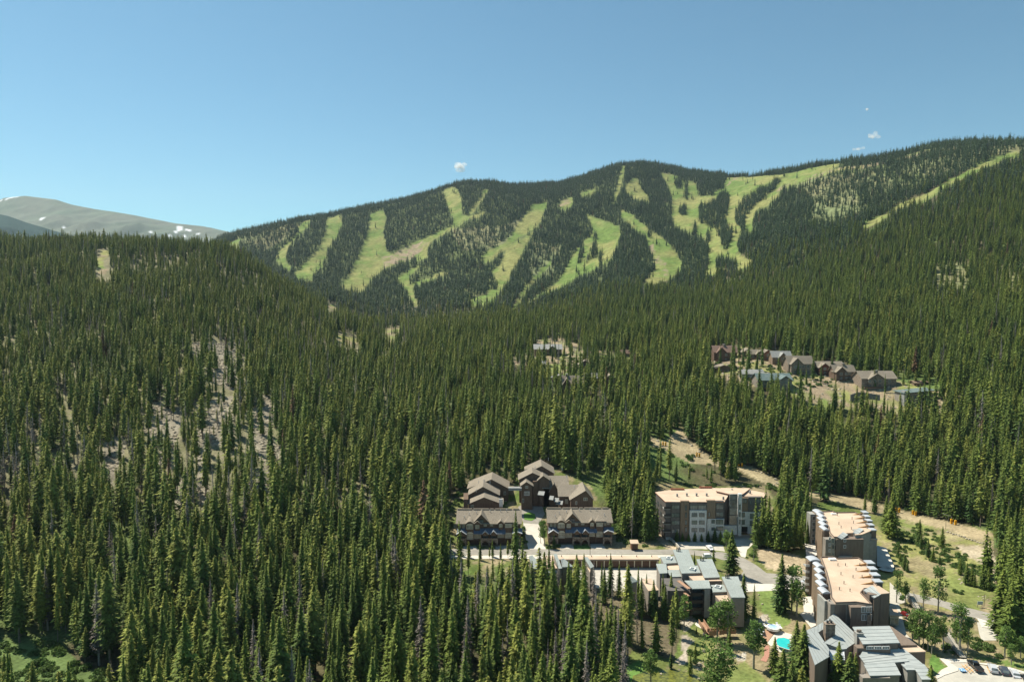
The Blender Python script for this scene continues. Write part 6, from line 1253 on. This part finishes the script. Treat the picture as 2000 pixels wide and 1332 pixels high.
shrubs('loose_stones', [h6(*[(460,30),(680,30),(800,120),(640,290),(560,330),(500,200)]), h5(*[(220,20),(400,0),(410,90),(300,240),(240,200)]), h6(*[(180,980),(400,960),(520,1100),(300,1100),(180,1080)]), h6(*[(1480,800),(1760,740),(1770,880),(1600,880)]), h6(*[(780,980),(1000,900),(1050,960),(820,1160)]), c6((1400,640),(1560,740),(1620,800),(1570,800),(1400,680)), c5((1140,640),(1300,640),(1520,790),(1480,800)), c5((1500,800),(1700,830),(1860,880),(1700,850))], 1.4, .18, .5, rk_col, 6)
def boulder(px, py, w_, label, group=None, v=None):
    g0 = hit(px, py); s_ = w_/FPX*g0.y/2; o = bpy.data.objects.new('boulder', RK[random.randrange(6) if v is None else v]); COL.objects.link(o); o.location = g0+Vector((0, 0, s_*.35)); o.scale = (s_, s_, s_*1.1); o.rotation_euler = (0, 0, random.uniform(0, 6)); return tag(o, label, 'boulder', group)
boulder(1375.5, 1240, 10, 'pale grey boulder beside the corner of the wooden boardwalk'); boulder(1374, 1273, 11, 'flat pinkish boulder in the middle of the lodge lawn'); boulder(1366, 1300, 14, 'broad pale boulder at the head of the pond'); boulder(1365, 1328, 9, 'white boulder in the grass at the bottom edge'); boulder(1291, 1317, 7, 'small grey boulder at the left rim of the pond')
boulder(1489, 1181, 6, 'small grey boulder on the lawn left of the aspen pair'); boulder(1482, 1162, 5, 'tiny boulder at the upper left of the small lawn')
for k in range(15):
    t_ = k/14; boulder(1851+74*t_, 1040+24*t_+random.uniform(-1, 1), random.uniform(5, 8), f'{["leftmost","second","third","fourth","fifth","sixth","seventh","eighth","ninth","tenth","eleventh","twelfth","thirteenth","fourteenth","rightmost"][k]} boulder in the stone row edging the dirt track', 'boulders in a row below the dirt track')
for k, (px, py, w_) in enumerate([(305,868,26),(332,872,20),(312,892,24),(548,800,18),(262,906,14),(415,858,16)]):
    boulder(px, py, w_, ['big grey crag stone on the left slope', 'second crag stone right of the biggest one', 'lower crag stone under the pair on the slope', 'grey outcrop stone on the right talus strip', 'pale stone at the foot of the left talus', 'stone in the middle talus strip'][k])

# ------------------------------------------------------------------ boardwalk
bw = thing('boardwalk', 'brown wooden boardwalk with side walls bending over the lawn', 'boardwalk', G(1380, 1235, 0)); zb_ = .9
path = [G(*p, zb_) for p in h6((895,145),(1030,350),(1215,345),(1330,320),(1560,320))]
for (a, b), w0 in zip(zip(path, path[1:]), (1.6,)*4):
    d_ = (b-a).normalized(); n_ = Vector((-d_.y, d_.x, 0)); L_ = (b-a).length; k = 0.0
    while k < L_:
        put(MB().obox(a+d_*k-n_*w0/2, d_, n_, min(.5, L_-k)-.03, w0, zb_-.08, zb_), 'plank', M_DECKW, bw); k += .5
    for s_ in (-1, 1): put(MB().obox(a+n_*(s_*w0/2-.06), d_, n_, L_, .12, zb_-.5, zb_+1.0), 'side_wall', M_DECKW, bw)
    for k2 in range(int(L_/2)+1): put(MB().obox(a+d_*min(L_-.2, k2*2)-n_*.1, d_, n_, .2, .2, -.2, zb_-.08), 'post', M_BROWN, bw)

# ------------------------------------------------------------------ vehicles
def glassm(): return M_GLASS
def car(kind_, paint, label, loc_, rz, group=None):
    c_ = thing('parked_'+kind_, label, {'pickup': 'pickup truck', 'suv': 'car', 'car': 'car', 'van': 'van'}[kind_], loc_, rz, group)
    W_, L_ = (1.9, 4.7) if kind_ != 'pickup' else (2.0, 5.7); hb = {'car': .85, 'suv': 1.0, 'van': 1.05, 'pickup': 1.05}[kind_]; ht = {'car': 1.45, 'suv': 1.75, 'van': 1.95, 'pickup': 1.85}[kind_]
    def prof(pts, w0, w1, name, m, parent=None):                 # side profile (y, z) -> solid, narrower at the top
        zs = [p[1] for p in pts]; lo, hi = min(zs), max(zs); f = lambda z_: (w0+(w1-w0)*(z_-lo)/max(.01, hi-lo))/2
        mb = MB().hexa([(-f(z_), y_, z_) for y_, z_ in pts], [(f(z_), y_, z_) for y_, z_ in pts]); o = mb.build(name, m, parent or c_)
        bv = o.modifiers.new('b', 'BEVEL'); bv.width = .06; bv.segments = 2; bv.limit_method = 'ANGLE'; return o
    h2 = L_/2                                                    # front at -y
    if kind_ == 'pickup':
        prof([(-h2,.42),(h2,.42),(h2,hb),(.55,hb),(-1.35,hb),(-h2+.1,hb-.12),(-h2,.75)], W_, W_-.08, 'body', paint)
        prof([(-1.45,hb+.003),(.55,hb+.003),(.5,ht),(-.75,ht)], W_-.15, W_-.45, 'cabin', paint); prof([(-1.40,hb+.06),(-.80,ht-.08),(-.79,ht-.08),(-1.37,hb+.06)], W_-.2, W_-.5, 'windscreen', M_GLASS)
        MB().box(-W_/2+.12, W_/2-.12, .68, h2-.12, hb-.35, hb+.015).build('load_bed', M_BLACK, c_)
        for s_ in (-1, 1): MB().box(s_*(W_/2-.10), s_*(W_/2-.10)+.12*s_*1.0, .6, h2, hb+.0, hb+.12).build('bed_rail', paint, c_)
        wy = (-h2+.95, h2-1.15)
    else:
        rear = h2-.15 if kind_ != 'car' else h2-.9
        prof([(-h2,.38),(h2,.38),(h2,hb-.02),(h2-.1,hb),(-1.1,hb),(-h2+.12,hb-.18),(-h2,.62)], W_, W_-.1, 'body', paint)
        prof([(-1.25,hb+.003),(rear,hb+.003),(rear-.35,ht-.06),(rear-.55,ht),(-.45,ht)], W_-.14, W_-.42, 'cabin', paint)
        prof([(-1.24,hb+.05),(-.50,ht-.07),(-.47,ht-.07),(-1.16,hb+.05)], W_-.3, W_-.55, 'windscreen', M_GLASS); prof([(rear-.02,hb+.08),(rear+.015,hb+.08),(rear-.30,ht-.12),(rear-.36,ht-.12)], W_-.35, W_-.6, 'rear_window', M_GLASS)
        wy = (-h2+.9, h2-.95)
    for s_ in (-1, 1):
        x0 = s_*(W_/2-.155); MB().hexa([(x0,-.95,hb+.08),(x0,.9,hb+.08),(x0+.05*s_,.9,hb+.08),(x0+.05*s_,-.95,hb+.08)], [(x0-.12*s_,-.5,ht-.14),(x0-.12*s_,.7,ht-.14),(x0-.05*s_,.7,ht-.14),(x0-.05*s_,-.5,ht-.14)]).build('side_window', M_GLASS, c_)
        for y_ in wy:
            w_ = MB().tube((s_*(W_/2-.24), y_, .34), (s_*(W_/2+.01), y_, .34), .34, .34, 14).build('wheel', M_BLACK, c_); MB().tube((s_*(W_/2+.01), y_, .34), (s_*(W_/2+.03), y_, .34), .2, .19, 10).build('rim', M_LGREY, w_)
        MB().box(s_*W_/2-s_*.45 if s_ > 0 else -W_/2+.08, s_*W_/2-.08 if s_ > 0 else -W_/2+.45, -h2-.02, -h2+.06, .62, .76).build('headlight', M_WHITE, c_)
        MB().box(s_*(W_/2)-.25 if s_ > 0 else -W_/2+.06, s_*W_/2-.06 if s_ > 0 else -W_/2+.25, h2-.05, h2+.02, .68, .9).build('taillight', mat('tail_red', (.35,.02,.02)), c_)
    return c_
P_BLACK = mat('black_paint', (.015,.016,.018), rough=.25, spec=.6, coat=.5); P_SILV = mat('silver_paint', (.50,.52,.54), rough=.3, spec=.6, coat=.5); P_WHITE = mat('white_car_paint', (.78,.78,.77), rough=.3, coat=.5); P_DARK = mat('dark_blue_paint', (.06,.075,.10), rough=.3, coat=.5); P_RED = mat('red_paint', (.17,.015,.015), rough=.5)
gl = 'vehicles parked in the bottom right lot'
def hd(a, b):
    d_ = at5(*a)-at5(*b); return math.atan2(d_.x, -d_.y)
def at5(x, y): p = c5((x, y))[0]; return G(p[0], p[1], .05)
car('pickup', P_BLACK, 'black pickup truck parked first in the row next to the striped bay', at5(1585, 885), hd((1545,835),(1622,915)), gl)
car('suv', P_SILV, 'small silver hatchback second in the row right of the black pickup', at5(1735, 908), hd((1712,865),(1745,930)), gl)
car('suv', P_DARK, 'dark sport utility with pale roof rack third in the lot row', at5(1832, 928), hd((1806,872),(1845,950)), gl)
car('car', P_SILV, 'silver car at the right end of the visible lot row', at5(1925, 955), hd((1900,910),(1940,985)), gl)
car('suv', P_BLACK, 'dark car cut by the bottom right corner of the picture', at5(2020, 1000), hd((1990,940),(2035,1020)), gl)
car('car', P_WHITE, 'white car parked on the apron in front of the apartment block', G(1387, 1072, .04), R(8)); car('van', P_WHITE, 'white van half hidden behind the slender road island spruce', G(1384, 1090, .04), R(95))
car('suv', P_RED, 'small red vehicle in the side yard beside the long block', at5(992, 445), R(20)).scale = (.62, .62, .72); car('car', P_SILV, 'silver car behind the broad aspens near the nearer long block', G(1577, 1139, .04), R(90))
# bay markings
mk = thing('bay_markings', 'orange lines of the parking bays and hatched strip in the bottom right lot', 'markings', at5(1600, 900))
def line(a, b, w_=.14, m=M_ORL, nm='line', z=.075):
    a = at5(*a); b = at5(*b); d_ = (b-a); L_ = d_.length; d_.normalize(); put(MB().obox(a, d_, Vector((-d_.y, d_.x, 0)), L_, w_, .054, z-.005), nm, m, mk)
for (a, b) in (((1462,850),(1545,925)),((1490,850),(1572,922)),((1515,850),(1530,845)),((1480,880),(1520,858)),((1510,905),(1545,878)),((1535,925),(1570,900)),((1682,872),(1708,925)),((1785,885),(1795,945)),((1878,905),(1890,965)),((1975,935),(1990,985))): line(a, b)
sgn = thing('accessible_bay_symbol', 'blue square with white wheelchair symbol painted on the lot beside the striped bay', 'painted symbol', at5(1478, 902))
o_ = at5(1478, 902); put(MB().box(o_.x-.75, o_.x+.75, o_.y-.75, o_.y+.75, .053, .06), 'blue_square', M_BLU, sgn)
sy = MB(); sy.mi = 0
for a, b, r_ in (((-.1,.65),(-.1,.62),.11),): sy.tube((o_.x+a[0], o_.y+.6, .060), (o_.x+a[0], o_.y+.6, .068), .13, .13, 10)
for x0, x1, y0, y1 in ((-.17,-.04,-.05,.45),(-.17,.3,-.1,.02),(.2,.32,-.45,-.02),(.2,.5,-.5,-.4)): sy.box(o_.x+x0, o_.x+x1, o_.y+y0, o_.y+y1, .060, .067)
for k in range(9):
    a0 = R(120+k*26); a1 = R(120+(k+1)*26); c_ = lambda a, r_: (o_.x-.05+r_*math.cos(a), o_.y-.3+r_*math.sin(a)); q = [c_(a0,.33), c_(a1,.33), c_(a1,.45), c_(a0,.45)]; sy.hexa([(x, y, .060) for x, y in q], [(x, y, .067) for x, y in q])
put(sy, 'wheelchair_symbol', M_WHITE, sgn)

# ------------------------------------------------------------------ snow pads, sign, stairs, poles
def pad(px, py, label):
    g0 = hit(px, py); t = thing('snow_post_pad', label, 'padded post', g0, 0, 'yellow padded posts along the dirt track')
    MB().tube((0,0,-.5), (0,0,2.9), .09, .09, 8).build('post', M_GREY, t); MB().box(-.42, .42, -.3, .3, .15, 2.2).build('pad', M_YEL, t); MB().box(-.46, .46, -.34, .34, 1.1, 1.2).build('strap', M_BLACK, t)
for px, py, lab in ((1295,870,'left of the highest pair of yellow padded posts on the track'),(1300,871,'right of the highest pair of yellow padded posts on the track'),(1361,892,'left yellow padded post at the bend of the bare track'),(1366,893,'right yellow padded post at the bend of the bare track'),(1443,911,'left yellow padded post below the big track spruce'),(1449,912,'right yellow padded post below the big track spruce'),
 (1750,999,'left yellow padded post behind the spruces above the long block'),(1756,1001,'right yellow padded post behind the spruces above the long block'),(1783,1005,'left thin yellow padded post along the lower track'),(1788,1007,'right thin yellow padded post along the lower track'),(1858,1023,'left yellow padded post next to the silver snow pipe'),(1866,1025,'right yellow padded post next to the silver snow pipe')): pad(px, py, lab)
for px, py, lab in ((1446,906,'pale slanting snow gun barrel above the track pads'),(1852,1018,'pale slanting snow gun barrel beside the right track pads')):
    g0 = hit(px, py); t = thing('snow_gun', lab, 'snow gun', g0); MB().tube((0,0,0), (0,0,2.4), .07, .07).build('post', M_GREY, t); MB().tube((1.6,0,2.0), (-2.4,0,3.6), .14, .10, 8).build('barrel', M_WMET, t)
g0 = hit(1914, 1186); t = thing('hillside_sign', 'low pale blue panel sign with a tall dark post on the grassy hillside', 'sign', g0); MB().box(-.9, .9, -.05, .05, 1.0, 2.1).build('panel', mat('pale_blue_panel', (.35,.45,.52)), t)
for x_ in (-.8, .7): MB().box(x_, x_+.1, .051, .15, -.3, 2.1).build('leg', M_BROWN, t)
MB().tube((1.6,.4,-.3), (1.6,.4,4.4), .09, .07).build('post', M_DARKF, t)
g0 = hit(1847, 1034); t = thing('track_pole', 'thin dark pole beside the dirt track below the snow gun', 'pole', g0); MB().tube((0,0,-.3), (0,0,4.2), .09, .06).build('shaft', M_DARKF, t); MB().box(-.2,.2,-.1,.1,4.2,4.5).build('cap', M_DARKF, t)
def stairs(a, b, label, n=14, w_=1.6):
    A_ = G(*a, 0); B_ = G(*b, 0); A_.z = float(H(A_.x, A_.y)); B_.z = float(H(B_.x, B_.y)); t = thing('outdoor_stairs', label, 'stairs', B_); d_ = Vector((B_.x-A_.x, B_.y-A_.y, 0)); L_ = d_.length; d_.normalize(); n_ = Vector((-d_.y, d_.x, 0)); drop = 2.2
    for k in range(n):
        p = A_+d_*(L_*k/n)-n_*w_/2; z_ = drop*(1-k/n); put(MB().obox(p, d_, n_, L_/n-.04, w_, 0, .12+z_), 'step', M_CONC, t)
    for s_ in (-1, 1):
        q0 = A_+n_*s_*(w_/2+.05); q1 = B_+n_*s_*(w_/2+.05); rl = put(MB().tube((q0.x, q0.y, drop+1.1), (q1.x, q1.y, 1.1), .05, .05), 'railing', mat('blue_grey_metal', (.12,.16,.19)), t)
        for k in range(n+1): p = q0.lerp(q1, k/n); z_ = drop*(1-k/n); sub(MB().tube((p.x, p.y, 0), (p.x, p.y, z_+1.1), .04, .04, 5), 'post', mat('blue_grey_metal', (.12,.16,.19)), rl, t)
stairs(c5((1335,640))[0], c5((1485,800))[0], 'long stairway with blue grey railings descending to the car park', 22); stairs(c5((1035,322))[0], c5((1105,400))[0], 'short curved stairway with railings behind the side yard aspens', 10)
g0 = G(1152.5, 1090, 0); t = thing('lamp_post', 'dark lamp post beside the pavement above the garage row', 'lamp post', g0); MB().tube((0,0,0), (0,0,5), .12, .08).build('pole', M_DARKF, t); MB().box(-.5,.2,-.15,.15,4.9,5.1).build('lamp_head', M_DARKF, t)
for k, (px, py) in enumerate([(1225,628),(1228,600),(1233,560),(1238,520),(985,590),(1000,560),(1040,500),(1075,460)]):
    g0 = hit(px, py); t = thing('lift_tower', f'small steel chairlift tower, {ORD[k%4] if k%4 else "lowest"} up the {"right" if k < 4 else "left"} ski run of the mountain', 'lift tower', g0, 0, 'chairlift towers on the ski mountain'); MB().tube((0,0,-1), (0,0,12), .35, .25).build('mast', M_GREY, t); MB().box(-3,3,-.2,.2,11.6,12).build('crossarm', M_GREY, t)
# fallen trunks on the talus
for k, (px, py, a) in enumerate([(400,735,.5),(405,965,1.2),(555,835,-.6),(300,790,.3),(160,715,.6),(470,800,1.0)]):
    g0 = hit(px, py); t = tag(MB().tube((-6*math.cos(a), -6*math.sin(a), 1.0), (6*math.cos(a), 6*math.sin(a), .6), .28, .12, 6).build('fallen_trunk', M_GREY), ['pale fallen trunk high on the middle talus', 'fallen trunk across the lower talus strip', 'fallen trunk on the right stony slope', 'fallen trunk left of the talus top', 'pale log lying in the upper left forest', 'fallen trunk between the talus strips'][k], 'fallen tree', 'bleached fallen trunks on the stony slope'); t.location = g0
